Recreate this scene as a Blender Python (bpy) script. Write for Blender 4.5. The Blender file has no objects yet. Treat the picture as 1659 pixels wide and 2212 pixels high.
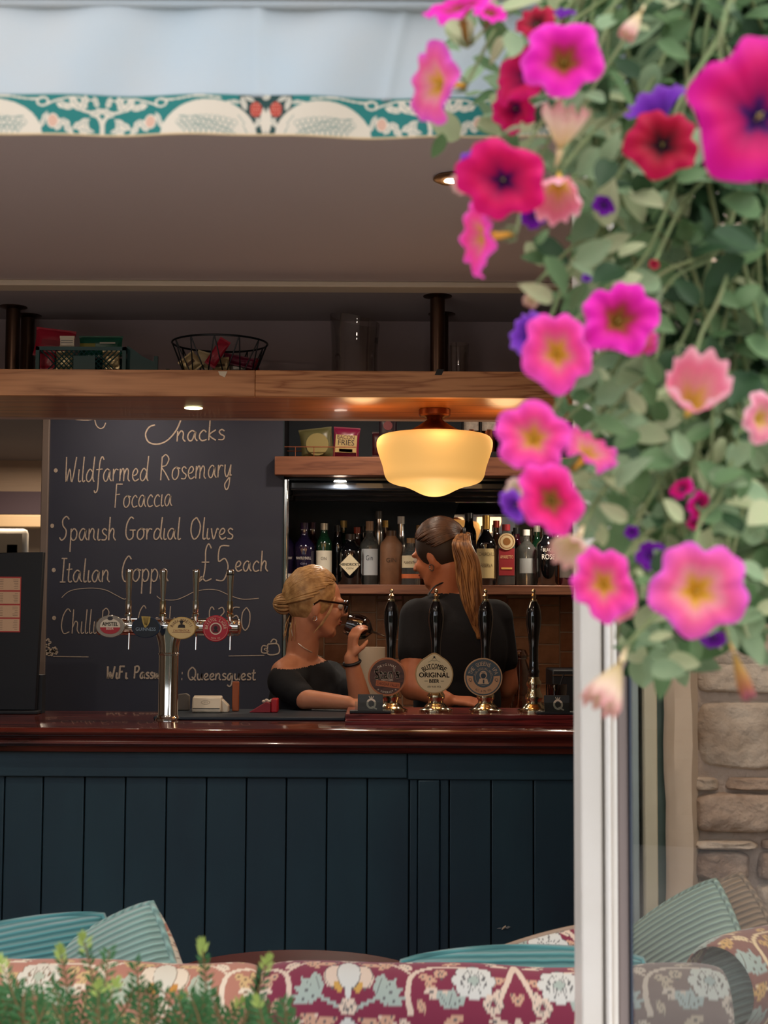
import bpy, bmesh, math, random
import numpy as np
from mathutils import Vector, Matrix, Euler, Quaternion
random.seed(7)
C = bpy.context.scene.collection
PI = math.pi
# ------------------------------------------------------------------ camera
F = 3070.0; IW, IH = 1659.0, 2212.0; ZC = 1.475
RCAM = Matrix.Rotation(PI/2 + math.radians(3.8), 3, 'X') @ Matrix.Rotation(math.radians(0.3), 3, 'Z')
cam_d = bpy.data.cameras.new('camera'); cam = bpy.data.objects.new('camera', cam_d); C.objects.link(cam)
cam_d.sensor_fit = 'VERTICAL'; cam_d.sensor_height = 36; cam_d.lens = 36*F/IH
cam_d.clip_start = 0.05; cam_d.clip_end = 200
cam.matrix_world = Matrix.Translation((0, 0, ZC)) @ RCAM.to_4x4()
cam_d.dof.use_dof = True; cam_d.dof.focus_distance = 4.6; cam_d.dof.aperture_fstop = 7.2
bpy.context.scene.camera = cam
# ------------------------------------------------------------------ world, sun, exposure
SC = bpy.context.scene
SC.view_settings.view_transform = 'Standard'; SC.view_settings.look = 'None'
SC.view_settings.gamma = 1; SC.view_settings.use_curve_mapping = False
SC.view_settings.exposure = 0.32
w = bpy.data.worlds.new('sky'); SC.world = w; w.use_nodes = True
nt = w.node_tree; nt.nodes.clear()
sky = nt.nodes.new('ShaderNodeTexSky'); sky.sky_type = 'NISHITA'; sky.sun_disc = False
sky.sun_elevation = math.radians(52); sky.sun_rotation = math.radians(150); sky.dust_density = 3.0
bg = nt.nodes.new('ShaderNodeBackground'); bg.inputs[1].default_value = 1.0
out = nt.nodes.new('ShaderNodeOutputWorld')
smx = nt.nodes.new('ShaderNodeMix'); smx.data_type = 'RGBA'; smx.inputs['Factor'].default_value = .72
sml = nt.nodes.new('ShaderNodeVectorMath'); sml.operation = 'SCALE'; sml.inputs['Scale'].default_value = .30
nt.links.new(sky.outputs[0], sml.inputs[0]); nt.links.new(sml.outputs[0], smx.inputs['A']); smx.inputs['B'].default_value = (1.45, 1.47, 1.50, 1)
nt.links.new(smx.outputs['Result'], bg.inputs[0]); nt.links.new(bg.outputs[0], out.inputs[0])
sun_d = bpy.data.lights.new('sun', 'SUN'); sun_d.energy = .8; sun_d.angle = math.radians(14); sun_d.color = (1, .95, .88)
sun = bpy.data.objects.new('sun', sun_d); C.objects.link(sun)
sun.rotation_euler = Vector((-.45, .45, -1.0)).to_track_quat('-Z', 'Y').to_euler()

# ------------------------------------------------------------------ helpers
def P(px, py, Y):
    d = RCAM @ Vector(((px-IW/2)/F, (IH/2-py)/F, -1.0))
    return Vector((0, 0, ZC)) + d*(Y/d.y)
def PZ(py, Y, px=830): return P(px, py, Y).z
def PX(px, Y, py=1310): return P(px, py, Y).x
def lin(h):
    if isinstance(h, str):
        h = h.lstrip('#'); h = h if len(h) == 6 else ''.join(q*2 for q in h); c = [int(h[i:i+2], 16)/255 for i in (0, 2, 4)]
    else: c = [x/255 for x in h]
    return tuple((x/12.92 if x <= .04045 else ((x+.055)/1.055)**2.4) for x in c)

MATS = {}
def mat(name, col='#808080', rough=.5, metal=0., noise=None, bump=None, trans=0., spec=.5, wood=None, attr=False,
        emit=None, coat=0., transl=0., ior=1.45, alpha=1., wave=None, sheen=0.):
    if name in MATS: return MATS[name]
    m = bpy.data.materials.new(name); m.use_nodes = True; MATS[name] = m
    n = m.node_tree.nodes; L = m.node_tree.links; b = n['Principled BSDF']
    c = lin(col); b.inputs['Base Color'].default_value = (*c, 1)
    b.inputs['Roughness'].default_value = rough; b.inputs['Metallic'].default_value = metal
    b.inputs['Specular IOR Level'].default_value = spec; b.inputs['IOR'].default_value = ior
    b.inputs['Transmission Weight'].default_value = trans; b.inputs['Coat Weight'].default_value = coat
    b.inputs['Alpha'].default_value = alpha
    if sheen: b.inputs['Sheen Weight'].default_value = sheen
    tc = n.new('ShaderNodeTexCoord')
    src = None
    if attr:
        a = n.new('ShaderNodeAttribute'); a.attribute_name = 'Col'; src = a.outputs['Color']
        L.new(src, b.inputs['Base Color'])
    if wood:     # (dark colour, scale vector, distortion)
        dark, scl, dist = wood
        mp = n.new('ShaderNodeMapping'); mp.inputs['Scale'].default_value = scl; L.new(tc.outputs['Object'], mp.inputs[0])
        nz = n.new('ShaderNodeTexNoise'); nz.inputs['Scale'].default_value = 1.0; nz.inputs['Detail'].default_value = 3
        L.new(mp.outputs[0], nz.inputs['Vector'])
        ml = n.new('ShaderNodeMath'); ml.operation = 'MULTIPLY'; ml.inputs[1].default_value = dist; L.new(nz.outputs[0], ml.inputs[0])
        fr = n.new('ShaderNodeMath'); fr.operation = 'PINGPONG'; fr.inputs[1].default_value = 1; L.new(ml.outputs[0], fr.inputs[0])
        pw = n.new('ShaderNodeMath'); pw.operation = 'POWER'; pw.inputs[1].default_value = 2.2; L.new(fr.outputs[0], pw.inputs[0])
        n2 = n.new('ShaderNodeTexNoise'); n2.inputs['Scale'].default_value = 1
        mp2 = n.new('ShaderNodeMapping'); mp2.inputs['Scale'].default_value = (scl[0]*3, scl[1]*25, scl[2]*25)
        L.new(tc.outputs['Object'], mp2.inputs[0]); L.new(mp2.outputs[0], n2.inputs['Vector'])
        av = n.new('ShaderNodeMath'); av.operation = 'MULTIPLY_ADD'; av.inputs[1].default_value = .35; L.new(n2.outputs[0], av.inputs[0]); 
        m3 = n.new('ShaderNodeMath'); m3.operation = 'MULTIPLY'; m3.inputs[1].default_value = .75; L.new(pw.outputs[0], m3.inputs[0]); L.new(m3.outputs[0], av.inputs[2])
        mx = n.new('ShaderNodeMix'); mx.data_type = 'RGBA'
        mx.inputs['A'].default_value = (*c, 1); mx.inputs['B'].default_value = (*lin(dark), 1)
        L.new(av.outputs[0], mx.inputs['Factor']); L.new(mx.outputs['Result'], b.inputs['Base Color'])
        bp = n.new('ShaderNodeBump'); bp.inputs['Strength'].default_value = .12; bp.inputs['Distance'].default_value = .002
        L.new(av.outputs[0], bp.inputs['Height']); L.new(bp.outputs[0], b.inputs['Normal'])
    if noise:    # (scale, other colour, amount[, contrast])
        scl, oc, amt = noise[:3]
        nz = n.new('ShaderNodeTexNoise'); nz.inputs['Detail'].default_value = 5
        if isinstance(scl, tuple):
            mp = n.new('ShaderNodeMapping'); mp.inputs['Scale'].default_value = scl
            L.new(tc.outputs['Object'], mp.inputs[0]); L.new(mp.outputs[0], nz.inputs['Vector']); nz.inputs['Scale'].default_value = 1
        else:
            nz.inputs['Scale'].default_value = scl; L.new(tc.outputs['Object'], nz.inputs['Vector'])
        mr = n.new('ShaderNodeMapRange'); mr.inputs[1].default_value = .35; mr.inputs[2].default_value = .65
        mr.inputs[3].default_value = 0; mr.inputs[4].default_value = amt; L.new(nz.outputs[0], mr.inputs[0])
        mx = n.new('ShaderNodeMix'); mx.data_type = 'RGBA'
        mx.inputs['B'].default_value = (*lin(oc), 1); L.new(mr.outputs[0], mx.inputs['Factor'])
        if src is not None: L.new(src, mx.inputs['A'])
        else: mx.inputs['A'].default_value = (*c, 1)
        L.new(mx.outputs['Result'], b.inputs['Base Color'])
    if bump:     # (scale, strength, distance)
        scl, st, ds = bump
        nz = n.new('ShaderNodeTexNoise'); nz.inputs['Detail'].default_value = 6
        if isinstance(scl, tuple):
            mp = n.new('ShaderNodeMapping'); mp.inputs['Scale'].default_value = scl
            L.new(tc.outputs['Object'], mp.inputs[0]); L.new(mp.outputs[0], nz.inputs['Vector']); nz.inputs['Scale'].default_value = 1
        else:
            nz.inputs['Scale'].default_value = scl; L.new(tc.outputs['Object'], nz.inputs['Vector'])
        bp = n.new('ShaderNodeBump'); bp.inputs['Strength'].default_value = st; bp.inputs['Distance'].default_value = ds
        L.new(nz.outputs[0], bp.inputs['Height']); L.new(bp.outputs[0], b.inputs['Normal'])
    if wave:     # (scale, axis, dist) corduroy relief, groove shade put into the colour too
        wv = n.new('ShaderNodeTexWave'); wv.bands_direction = wave[1]; wv.inputs['Scale'].default_value = wave[0]
        wv.inputs['Distortion'].default_value = .6; wv.inputs['Detail'].default_value = 1
        L.new(tc.outputs['Object'], wv.inputs['Vector'])
        bp = n.new('ShaderNodeBump'); bp.inputs['Strength'].default_value = 1.0; bp.inputs['Distance'].default_value = wave[2]
        L.new(wv.outputs[1], bp.inputs['Height']); L.new(bp.outputs[0], b.inputs['Normal'])
        mx = n.new('ShaderNodeMix'); mx.data_type = 'RGBA'
        mx.inputs['A'].default_value = (*[v*.62 for v in c], 1); mx.inputs['B'].default_value = (*c, 1)
        L.new(wv.outputs[1], mx.inputs['Factor']); L.new(mx.outputs['Result'], b.inputs['Base Color'])
    if emit:     # (colour, strength)
        b.inputs['Emission Color'].default_value = (*lin(emit[0]), 1); b.inputs['Emission Strength'].default_value = emit[1]
    if transl:
        tr = n.new('ShaderNodeBsdfTranslucent'); ms = n.new('ShaderNodeMixShader'); ms.inputs[0].default_value = transl
        o = n['Material Output']
        if src is not None: L.new(src, tr.inputs[0])
        else: tr.inputs[0].default_value = (*c, 1)
        L.new(b.outputs[0], ms.inputs[1]); L.new(tr.outputs[0], ms.inputs[2]); L.new(ms.outputs[0], o.inputs['Surface'])
    return m

def thin_glass(name, col='#ffffff', refl=.12, rough=.0):
    if name in MATS: return MATS[name]
    m = bpy.data.materials.new(name); m.use_nodes = True; MATS[name] = m
    n = m.node_tree.nodes; L = m.node_tree.links; n.remove(n['Principled BSDF']); o = n['Material Output']
    t = n.new('ShaderNodeBsdfTransparent'); t.inputs[0].default_value = (*lin(col), 1)
    g = n.new('ShaderNodeBsdfGlossy'); g.inputs['Roughness'].default_value = rough
    lw = n.new('ShaderNodeLayerWeight'); lw.inputs['Blend'].default_value = .35
    ad = n.new('ShaderNodeMath'); ad.operation = 'MULTIPLY_ADD'; ad.inputs[1].default_value = .5; ad.inputs[2].default_value = refl; ad.use_clamp = True
    L.new(lw.outputs['Facing'], ad.inputs[0])
    mx = n.new('ShaderNodeMixShader'); L.new(ad.outputs[0], mx.inputs[0]); L.new(t.outputs[0], mx.inputs[1]); L.new(g.outputs[0], mx.inputs[2])
    L.new(mx.outputs[0], o.inputs['Surface'])
    return m

def crm(pts, k=6, closed=False):
    """Catmull-Rom through points (tuples of any length)."""
    pts = [Vector(p) if len(p) == 3 else Vector((*p, 0)) for p in pts]
    if len(pts) < 3: return pts
    n = len(pts); o = []
    rng = range(n) if closed else range(n-1)
    for i in rng:
        a = pts[(i-1) % n] if closed or i > 0 else pts[0]
        b, c = pts[i], pts[(i+1) % n]
        d = pts[(i+2) % n] if closed or i+2 < n else pts[-1]
        for j in range(k):
            t = j/k
            o.append(.5*((2*b)+(c-a)*t+(2*a-5*b+4*c-d)*t*t+(3*b-a-3*c+d)*t**3))
    if not closed: o.append(pts[-1])
    return o

class MB:
    def __init__(s): s.v = []; s.f = []; s.c = None
    def add(s, vs, fs, M=None):
        o = len(s.v)
        s.v += [tuple(M @ Vector(v)) for v in vs] if M is not None else [tuple(v) for v in vs]
        s.f += [tuple(i+o for i in f) for f in fs]; return s
    def box(s, a, b, M=None):
        x0, y0, z0 = [min(p, q) for p, q in zip(a, b)]; x1, y1, z1 = [max(p, q) for p, q in zip(a, b)]
        return s.add([(x0,y0,z0),(x1,y0,z0),(x1,y1,z0),(x0,y1,z0),(x0,y0,z1),(x1,y0,z1),(x1,y1,z1),(x0,y1,z1)],
                     [(0,3,2,1),(4,5,6,7),(0,1,5,4),(1,2,6,5),(2,3,7,6),(3,0,4,7)], M)
    def tube(s, pts, r, n=8, closed=False, sq=None, up=None):
        pts = [Vector(p) for p in pts]; N = len(pts)
        rs = r if isinstance(r, (list, tuple)) else [r]*N
        T = []
        for i in range(N):
            a = pts[(i-1) % N] if (closed or i) else pts[0]; b = pts[(i+1) % N] if (closed or i < N-1) else pts[-1]
            t = (b-a); T.append(t.normalized() if t.length > 1e-9 else Vector((0, 0, 1)))
        u = Vector(up) if up else (Vector((0, 0, 1)) if abs(T[0].z) < .9 else Vector((1, 0, 0)))
        vs = []
        for i in range(N):
            u = (u-T[i]*u.dot(T[i]));
            if u.length < 1e-6: u = T[i].orthogonal()
            u.normalize(); w_ = T[i].cross(u)
            k = sq if sq else 1
            for j in range(n):
                a = 2*PI*j/n; vs.append(pts[i]+(u*math.cos(a)*k+w_*math.sin(a))*rs[i])
        fs = []
        for i in range(N if closed else N-1):
            for j in range(n):
                a = i*n+j; b = i*n+(j+1) % n; c = ((i+1) % N)*n+(j+1) % n; d = ((i+1) % N)*n+j
                fs.append((a, b, c, d))
        if not closed: fs.append(tuple(range(n))[::-1]); fs.append(tuple((N-1)*n+j for j in range(n)))
        return s.add(vs, fs)
    def lathe(s, prof, n=24, o=(0, 0, 0), M=None, ex=1., ey=1.):
        vs = []; N = len(prof)
        for r, z in prof:
            for j in range(n):
                a = 2*PI*j/n; vs.append((o[0]+r*math.cos(a)*ex, o[1]+r*math.sin(a)*ey, o[2]+z))
        fs = [(i*n+j, i*n+(j+1) % n, (i+1)*n+(j+1) % n, (i+1)*n+j) for i in range(N-1) for j in range(n)]
        if prof[0][0] > 1e-6: fs.append(tuple(range(n))[::-1])
        if prof[-1][0] > 1e-6: fs.append(tuple((N-1)*n+j for j in range(n)))
        return s.add(vs, fs, M)
    def ell(s, c, r, n=16, m=10, M=None):
        r = r if isinstance(r, (tuple, list)) else (r, r, r)
        vs = [(0, 0, 1)]; 
        for i in range(1, m):
            p = PI*i/m
            vs += [(math.sin(p)*math.cos(2*PI*j/n), math.sin(p)*math.sin(2*PI*j/n), math.cos(p)) for j in range(n)]
        vs.append((0, 0, -1))
        fs = [(0, 1+j, 1+(j+1) % n) for j in range(n)]
        for i in range(m-2):
            fs += [(1+i*n+j, 1+(i+1)*n+j, 1+(i+1)*n+(j+1) % n, 1+i*n+(j+1) % n) for j in range(n)]
        e = len(vs)-1; fs += [(e, 1+(m-2)*n+(j+1) % n, 1+(m-2)*n+j) for j in range(n)]
        vs = [(c[0]+v[0]*r[0], c[1]+v[1]*r[1], c[2]+v[2]*r[2]) for v in vs]
        return s.add(vs, fs, M)
    def prism(s, poly, y0, y1):   # poly in XZ, extruded in Y
        n = len(poly)
        vs = [(p[0], y0, p[1]) for p in poly]+[(p[0], y1, p[1]) for p in poly]
        fs = [tuple(range(n)), tuple(range(2*n-1, n-1, -1))]+[(i, n+i, n+(i+1) % n, (i+1) % n) for i in range(n)]
        return s.add(vs, fs)
    def prismx(s, poly, x0, x1):   # poly in YZ, extruded in X
        n = len(poly)
        vs = [(x0, p[0], p[1]) for p in poly]+[(x1, p[0], p[1]) for p in poly]
        fs = [tuple(range(n)), tuple(range(2*n-1, n-1, -1))]+[(i, n+i, n+(i+1) % n, (i+1) % n) for i in range(n)]
        return s.add(vs, fs)
    def ribbon(s, pts, wd, y, ends=True):   # flat stroke in the XZ plane; pts (x,z)
        pts = [Vector((p[0], p[1])) for p in pts]
        N = len(pts); vs = []
        for i in range(N):
            a = pts[max(0, i-1)]; b = pts[min(N-1, i+1)]; t = (b-a)
            t = t.normalized() if t.length > 1e-9 else Vector((1, 0)); nn = Vector((-t.y, t.x))*wd/2
            if isinstance(wd, list): nn = Vector((-t.y, t.x))*wd[i]/2
            p = pts[i]
            vs += [(p.x+nn.x, y, p.y+nn.y), (p.x-nn.x, y, p.y-nn.y)]
        return s.add(vs, [(2*i, 2*i+1, 2*i+3, 2*i+2) for i in range(N-1)])
    def disc(s, x, z, rx, rz, y, n=32, y1=None):
        poly = [(x+rx*math.cos(-2*PI*j/n), z+rz*math.sin(-2*PI*j/n)) for j in range(n)]
        if y1 is None: return s.add([(p[0], y, p[1]) for p in poly], [tuple(range(n))])
        return s.prism(poly, y, y1)
    def build(s, name, m, parent=None, smooth=35, bevel=0., local=False, cols=None, sub=0):
        me = bpy.data.meshes.new(name); me.from_pydata(s.v, [], s.f); me.validate()
        if parent is not None and not local:
            root = parent; off = Vector(parent.location)
            while root.parent: root = root.parent; off = off+Vector(root.location)
            me.transform(Matrix.Translation(-off))
        bm = bmesh.new(); bm.from_mesh(me)
        if cols is None: bmesh.ops.recalc_face_normals(bm, faces=bm.faces)
        bm.to_mesh(me); bm.free()
        if smooth:
            me.polygons.foreach_set('use_smooth', [True]*len(me.polygons))
            me.set_sharp_from_angle(angle=math.radians(smooth))
        if cols is not None:
            ca = me.color_attributes.new('Col', 'FLOAT_COLOR', 'POINT')
            ca.data.foreach_set('color', np.asarray(cols, dtype=np.float32).ravel())
        if m: me.materials.append(m)
        o = bpy.data.objects.new(name, me); C.objects.link(o)
        if parent is not None: o.parent = parent
        if bevel:
            b = o.modifiers.new('bevel', 'BEVEL'); b.width = bevel; b.segments = 2; b.limit_method = 'ANGLE'
        if sub:
            b = o.modifiers.new('sub', 'SUBSURF'); b.levels = sub; b.render_levels = sub
        return o

def tag(o, label=None, cat=None, group=None, kind=None):
    if label: o['label'] = label
    if cat: o['category'] = cat
    if group: o['group'] = group
    if kind: o['kind'] = kind
    return o
def thing(name, label, cat, loc=(0, 0, 0), group=None, rz=0):
    o = bpy.data.objects.new(name, None); C.objects.link(o); o.location = loc; o.rotation_euler = (0, 0, rz)
    o.empty_display_size = .05
    return tag(o, label, cat, group)
def struct(name, mb, m, **k): return tag(mb.build(name, m, **k), kind='structure')
def dup(root, loc=None, label=None, rz=None):
    r = root.copy(); C.objects.link(r)
    if loc is not None: r.location = loc
    if rz is not None: r.rotation_euler = (0, 0, rz)
    if label: r['label'] = label
    def rec(a, b):
        for ch in list(a.children):
            c = ch.copy(); C.objects.link(c); c.parent = b; rec(ch, c)
    rec(root, r); return r
def setcol(mesh_obj, m):
    me = mesh_obj.data.copy(); me.materials.clear(); me.materials.append(m); mesh_obj.data = me

TXT = {}
def text_geo(st):
    if st in TXT: return TXT[st]
    cu = bpy.data.curves.new('t', 'FONT'); cu.body = st; cu.resolution_u = 3
    ob = bpy.data.objects.new('t', cu); C.objects.link(ob)
    dg = bpy.context.evaluated_depsgraph_get()
    me = bpy.data.meshes.new_from_object(ob.evaluated_get(dg))
    vs = [tuple(v.co) for v in me.vertices]; fs = [tuple(p.vertices) for p in me.polygons]
    bpy.data.objects.remove(ob); bpy.data.curves.remove(cu); bpy.data.meshes.remove(me)
    x0 = min(v[0] for v in vs); x1 = max(v[0] for v in vs); y0 = min(v[1] for v in vs); y1 = max(v[1] for v in vs)
    vs = [((v[0]-(x0+x1)/2), (v[1]-(y0+y1)/2)) for v in vs]
    TXT[st] = (vs, fs, x1-x0, y1-y0); return TXT[st]
def text(mb, st, c, wd, h, rot=0, M=None, bold=0):
    """flat lettering facing -Y centred at c, fitted to width wd and height h"""
    vs, fs, W, H = text_geo(st); ca, sa = math.cos(rot), math.sin(rot)
    for (dx, dz) in ([(0, 0)] if not bold else [(-bold, 0), (bold, 0), (0, -bold), (0, bold)]):
        o = []
        for v in vs:
            x, z = v[0]*wd/W+dx, v[1]*h/H+dz
            o.append((c[0]+x*ca-z*sa, c[1], c[2]+x*sa+z*ca))
        mb.add(o, fs, M)
    return mb
def arc_text(mb, st, c, R, h, a0, a1, bot=False, M=None, bold=0):
    """letters along a circle, angle from top (clockwise +), bot: lettering along the bottom reading left to right"""
    n = len(st); sp = R*abs(a1-a0)/max(1, n-1)*.86
    for i, ch in enumerate(st):
        if ch == ' ': continue
        a = a0+(a1-a0)*(i/(n-1) if n > 1 else .5)
        vs, fs, W, H = text_geo(ch)
        if bot: p = (c[0]+R*math.sin(a), c[1], c[2]-R*math.cos(a)); rot = a
        else: p = (c[0]+R*math.sin(a), c[1], c[2]+R*math.cos(a)); rot = -a
        text(mb, ch, p, min(sp*(.35 if ch in 'I1' else 1), h*W/max(H, .4)*.95), h if ch not in '.-,' else h*.2, rot, M, bold)
    return mb
def capsule(mb, a, ra, b, rb, n=16, flat=1., up=None):
    a, b = Vector(a), Vector(b); d = b-a; L = d.length; t = d.normalized()
    pts = []; rs = []
    for k in range(5):
        q = PI/2*(1-k/5); pts.append(a-t*ra*math.sin(q)); rs.append(max(ra*math.cos(q), 1e-4))
    for k in range(7):
        u = k/6; pts.append(a+d*u); rs.append(ra+(rb-ra)*u)
    for k in range(1, 6):
        q = PI/2*k/5; pts.append(b+t*rb*math.sin(q)); rs.append(max(rb*math.cos(q), 1e-4))
    mb.tube(pts, rs, n, sq=flat, up=up)
def remesh(mb, name, m, parent, voxel=.006, smooth_it=6, keep=None):
    me = bpy.data.meshes.new('tmp'); me.from_pydata(mb.v, [], mb.f)
    o = bpy.data.objects.new('tmp', me); C.objects.link(o)
    bm = bmesh.new(); bm.from_mesh(me); bmesh.ops.recalc_face_normals(bm, faces=bm.faces); bm.to_mesh(me); bm.free()
    r = o.modifiers.new('r', 'REMESH'); r.mode = 'VOXEL'; r.voxel_size = voxel
    s = o.modifiers.new('s', 'SMOOTH'); s.factor = .5; s.iterations = smooth_it
    dg = bpy.context.evaluated_depsgraph_get()
    m2 = bpy.data.meshes.new_from_object(o.evaluated_get(dg)); m2.name = name
    bpy.data.objects.remove(o)
    if keep:
        bm = bmesh.new(); bm.from_mesh(m2)
        bmesh.ops.delete(bm, geom=[f for f in bm.faces if not keep(f.calc_center_median())], context='FACES')
        bm.to_mesh(m2); bm.free()
    m2.polygons.foreach_set('use_smooth', [True]*len(m2.polygons))
    m2.materials.clear(); m2.materials.append(m)
    q = bpy.data.objects.new(name, m2); C.objects.link(q)
    if parent is not None:
        m2.transform(Matrix.Translation(-Vector(parent.location))); q.parent = parent
    return q
# ------------------------------------------------------------------ materials
M_ceil = mat('ceiling_paint', '#c9bbbb', .75, bump=(60, .1, .002))
M_ceil2 = mat('ceiling_shaded', '#b4a6a6', .8)  # ceiling behind the trim, its fall into shade put into the colour
M_wallu = mat('upper_wall_paint', '#c4b0b2', .8, bump=(40, .1, .002))
M_trim = mat('cream_trim_paint', '#e0cfb8', .5)
M_navy = mat('navy_panel_paint', '#28434f', .42, noise=((3, 3, 1.2), '#20303e', .8), bump=((60, 60, 14), .25, .002))
M_mahog = mat('mahogany', '#6a2b22', .16, wood=('#2f100c', (1.2, 9, 9), 9), coat=.5)
M_mahog2 = mat('mahogany_plinth', '#7c2a2a', .25, wood=('#3a0f12', (2.0, 14, 22), 12), coat=.3)
M_oak = mat('oak', '#d99a6c', .45, wood=('#a0663f', (1.3, 7, 14), 10))
M_oak_d = mat('oak_underside', '#b87038', .34, wood=('#7c4824', (1.0, 16, 16), 8), coat=.08)
M_oak_s = mat('oak_shelf', '#8f5f48', .45, wood=('#6a4233', (2, 14, 24), 9))
M_board = mat('slate_black', '#343849', .7, noise=(6, '#3b3f4c', .5))
M_chalk = mat('chalk', '#cfbfae', .95, noise=(300, '#8a8078', .6))
M_chrome = mat('chrome', '#e6e2dc', .09, 1)
M_brass = mat('nickel_brass', '#d8caa8', .13, 1)
M_bronze = mat('bronze_pole', '#5a4438', .35, .9)
M_copper = mat('aged_copper', '#8a4f34', .3, .9, noise=(30, '#4c2a1c', .6))
M_black = mat('black_gloss', '#0a0a0d', .08, coat=1.)
M_blackm = mat('black_matte', '#15161c', .55)
M_rubber = mat('bar_mat_rubber', '#1b2530', .5)
M_white = mat('white_frame_paint', '#e9e4dd', .35, noise=(8, '#d9d2c8', .5))
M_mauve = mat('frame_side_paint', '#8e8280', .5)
M_mirror = mat('mirror', '#c9c4c4', .02, 1)
M_paper = mat('paper', '#e0d2bd', .8)
M_skin = mat('skin', '#c58666', .5, noise=(20, '#b06a4e', .4))
M_stone = mat('rubble_stone', '#b59d88', .9, noise=(9, '#7a5f4c', .9), bump=(26, .9, .02))
M_stone2 = mat('rubble_stone_pale', '#cbb9a5', .9, noise=(7, '#8e7660', .9), bump=(22, .9, .02))
M_mort = mat('lime_mortar', '#a08c7c', .95, bump=(40, .8, .01))
M_plast = mat('reveal_plaster', '#bfa88f', .8, bump=(12, .4, .01))
M_green = mat('green_joinery_paint', '#6a8074', .5)
M_grout = mat('grout', '#cdb498', .8)
EMW = mat('lamp_led', '#ffffff', .5, emit=('#fff2dc', 14))

# ------------------------------------------------------------------ large structure
CZ = PZ(637, 4.52, 945)           # ceiling height
XL, XR = -3.4, 1.3
struct('floor', MB().box((XL, 2.05, -.1), (XR, 10.2, 0)), mat('floorboards', '#a89684', .5, wood=('#8c7a68', (1, 8, 8), 8)))
struct('ground', MB().box((-9, -9, -.25), (9, 2.05, -.1)), mat('paving', '#c2bab0', .9, noise=(5, '#aaa298', .7)))
struct('ceiling', MB().box((XL, 2.05, CZ), (XR, 4.93, CZ+.12)), M_ceil)
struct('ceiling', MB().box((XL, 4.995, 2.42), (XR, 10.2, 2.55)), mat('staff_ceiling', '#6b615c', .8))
struct('wall_left', MB().box((XL-.1, 2.05, 0), (XL, 10.2, 2.6)), mat('left_wall', '#8a7a6c', .8))
struct('wall_right', MB().box((XR, 2.05, 0), (XR+.1, 7.3, 2.6)), mat('right_wall', '#6c6156', .8))
yt = 4.33
tz = CZ
struct('trim_1', MB().box((XL, yt, CZ-.018), (XR, yt+.085, CZ)), M_trim, bevel=.004)
# dropped wall above the gantry
struct('wall_upper', MB().box((XL, 4.93, PZ(857, 4.4)), (XR, 4.99, CZ+.1)), M_wallu)
struct('ceiling_shade_sheet', MB().box((XL, yt+.085, CZ-.004), (XR, 4.93, CZ+.002)), M_ceil2)  # thin darker sheet standing for the shaded stretch of the same ceiling
# facade: lintel and left pier
fy = 2.05
struct('wall_front', MB().box((-3.6, fy, 2.48), (3.2, fy+.25, 4.2)).box((-3.6, fy, -.1), (3.2, fy+.2, .62)).box((-3.6, fy, .6), (-2.2, fy+.25, 2.5)).box((1.55, fy, .6), (3.2, fy+.25, 2.5)),
       mat('facade_render', '#b7aa98', .9, bump=(14, .4, .01)))
# ---- white window frame
def vbar(px0, px1, y0, y1, name, m, Yr=None, top=2.48, bev=.003, parent=None):
    Yr = Yr or y0
    return MB().box((PX(px0, Yr, 1700), y0, .62), (PX(px1, Yr, 1700), y1, top)).build(name, m, parent=parent, bevel=bev)
fr = bpy.data.objects.new('window_1', None); C.objects.link(fr); fr.location = (PX(1258, 2.0, 1700), 2.0, .62); tag(fr, kind='structure')
vbar(1255, 1301, 1.985, 2.06, 'stile', M_white, parent=fr)
vbar(1301, 1306, 1.998, 2.06, 'groove', M_white, 1.99, parent=fr)
vbar(1306, 1318, 1.978, 2.06, 'moulding', M_white, 1.99, bev=.005, parent=fr)
vbar(1318, 1334, 1.988, 2.06, 'moulding', M_white, 1.99, bev=.004, parent=fr)
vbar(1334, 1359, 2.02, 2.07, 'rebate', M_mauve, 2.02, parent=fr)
vbar(1359, 1364, 2.015, 2.07, 'gasket', mat('blue_gasket', '#3c4656', .5), 2.02, bev=.001, parent=fr)
x0, x1 = PX(1255, 2.0), 1.56
MB().box((x0, 1.985, 2.38), (x1, 2.06, 2.48)).build('head_rail', M_white, parent=fr, bevel=.004)
MB().box((-2.2, 1.985, 2.44), (x0, 2.06, 2.52)).build('head_rail', M_white, parent=fr, bevel=.004)
# sloping sill rail seen at the lower right corner
MB().box((PX(1364, 2.04), 2.035, .74), (1.56, 2.043, 2.40)).build('pane', thin_glass('window_glass', '#ffffff', .04), parent=fr)
MB().box((-2.2, 1.96, .62), (x1, 2.24, .655)).build('sill', M_white, parent=fr, bevel=.006)
# ---- stone pier and joinery behind the glass
pier = bpy.data.objects.new('wall_pier', None); C.objects.link(pier); pier.location = (PX(1446, 3.0), 3.0, 0); tag(pier, kind='structure')
xp = PX(1446, 3.0, 1700); xs = PX(1490, 3.0, 1700)
MB().box((xs-.02, 3.03, 0), (2.3, 3.3, 2.6)).build('core', M_mort, parent=pier)
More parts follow.
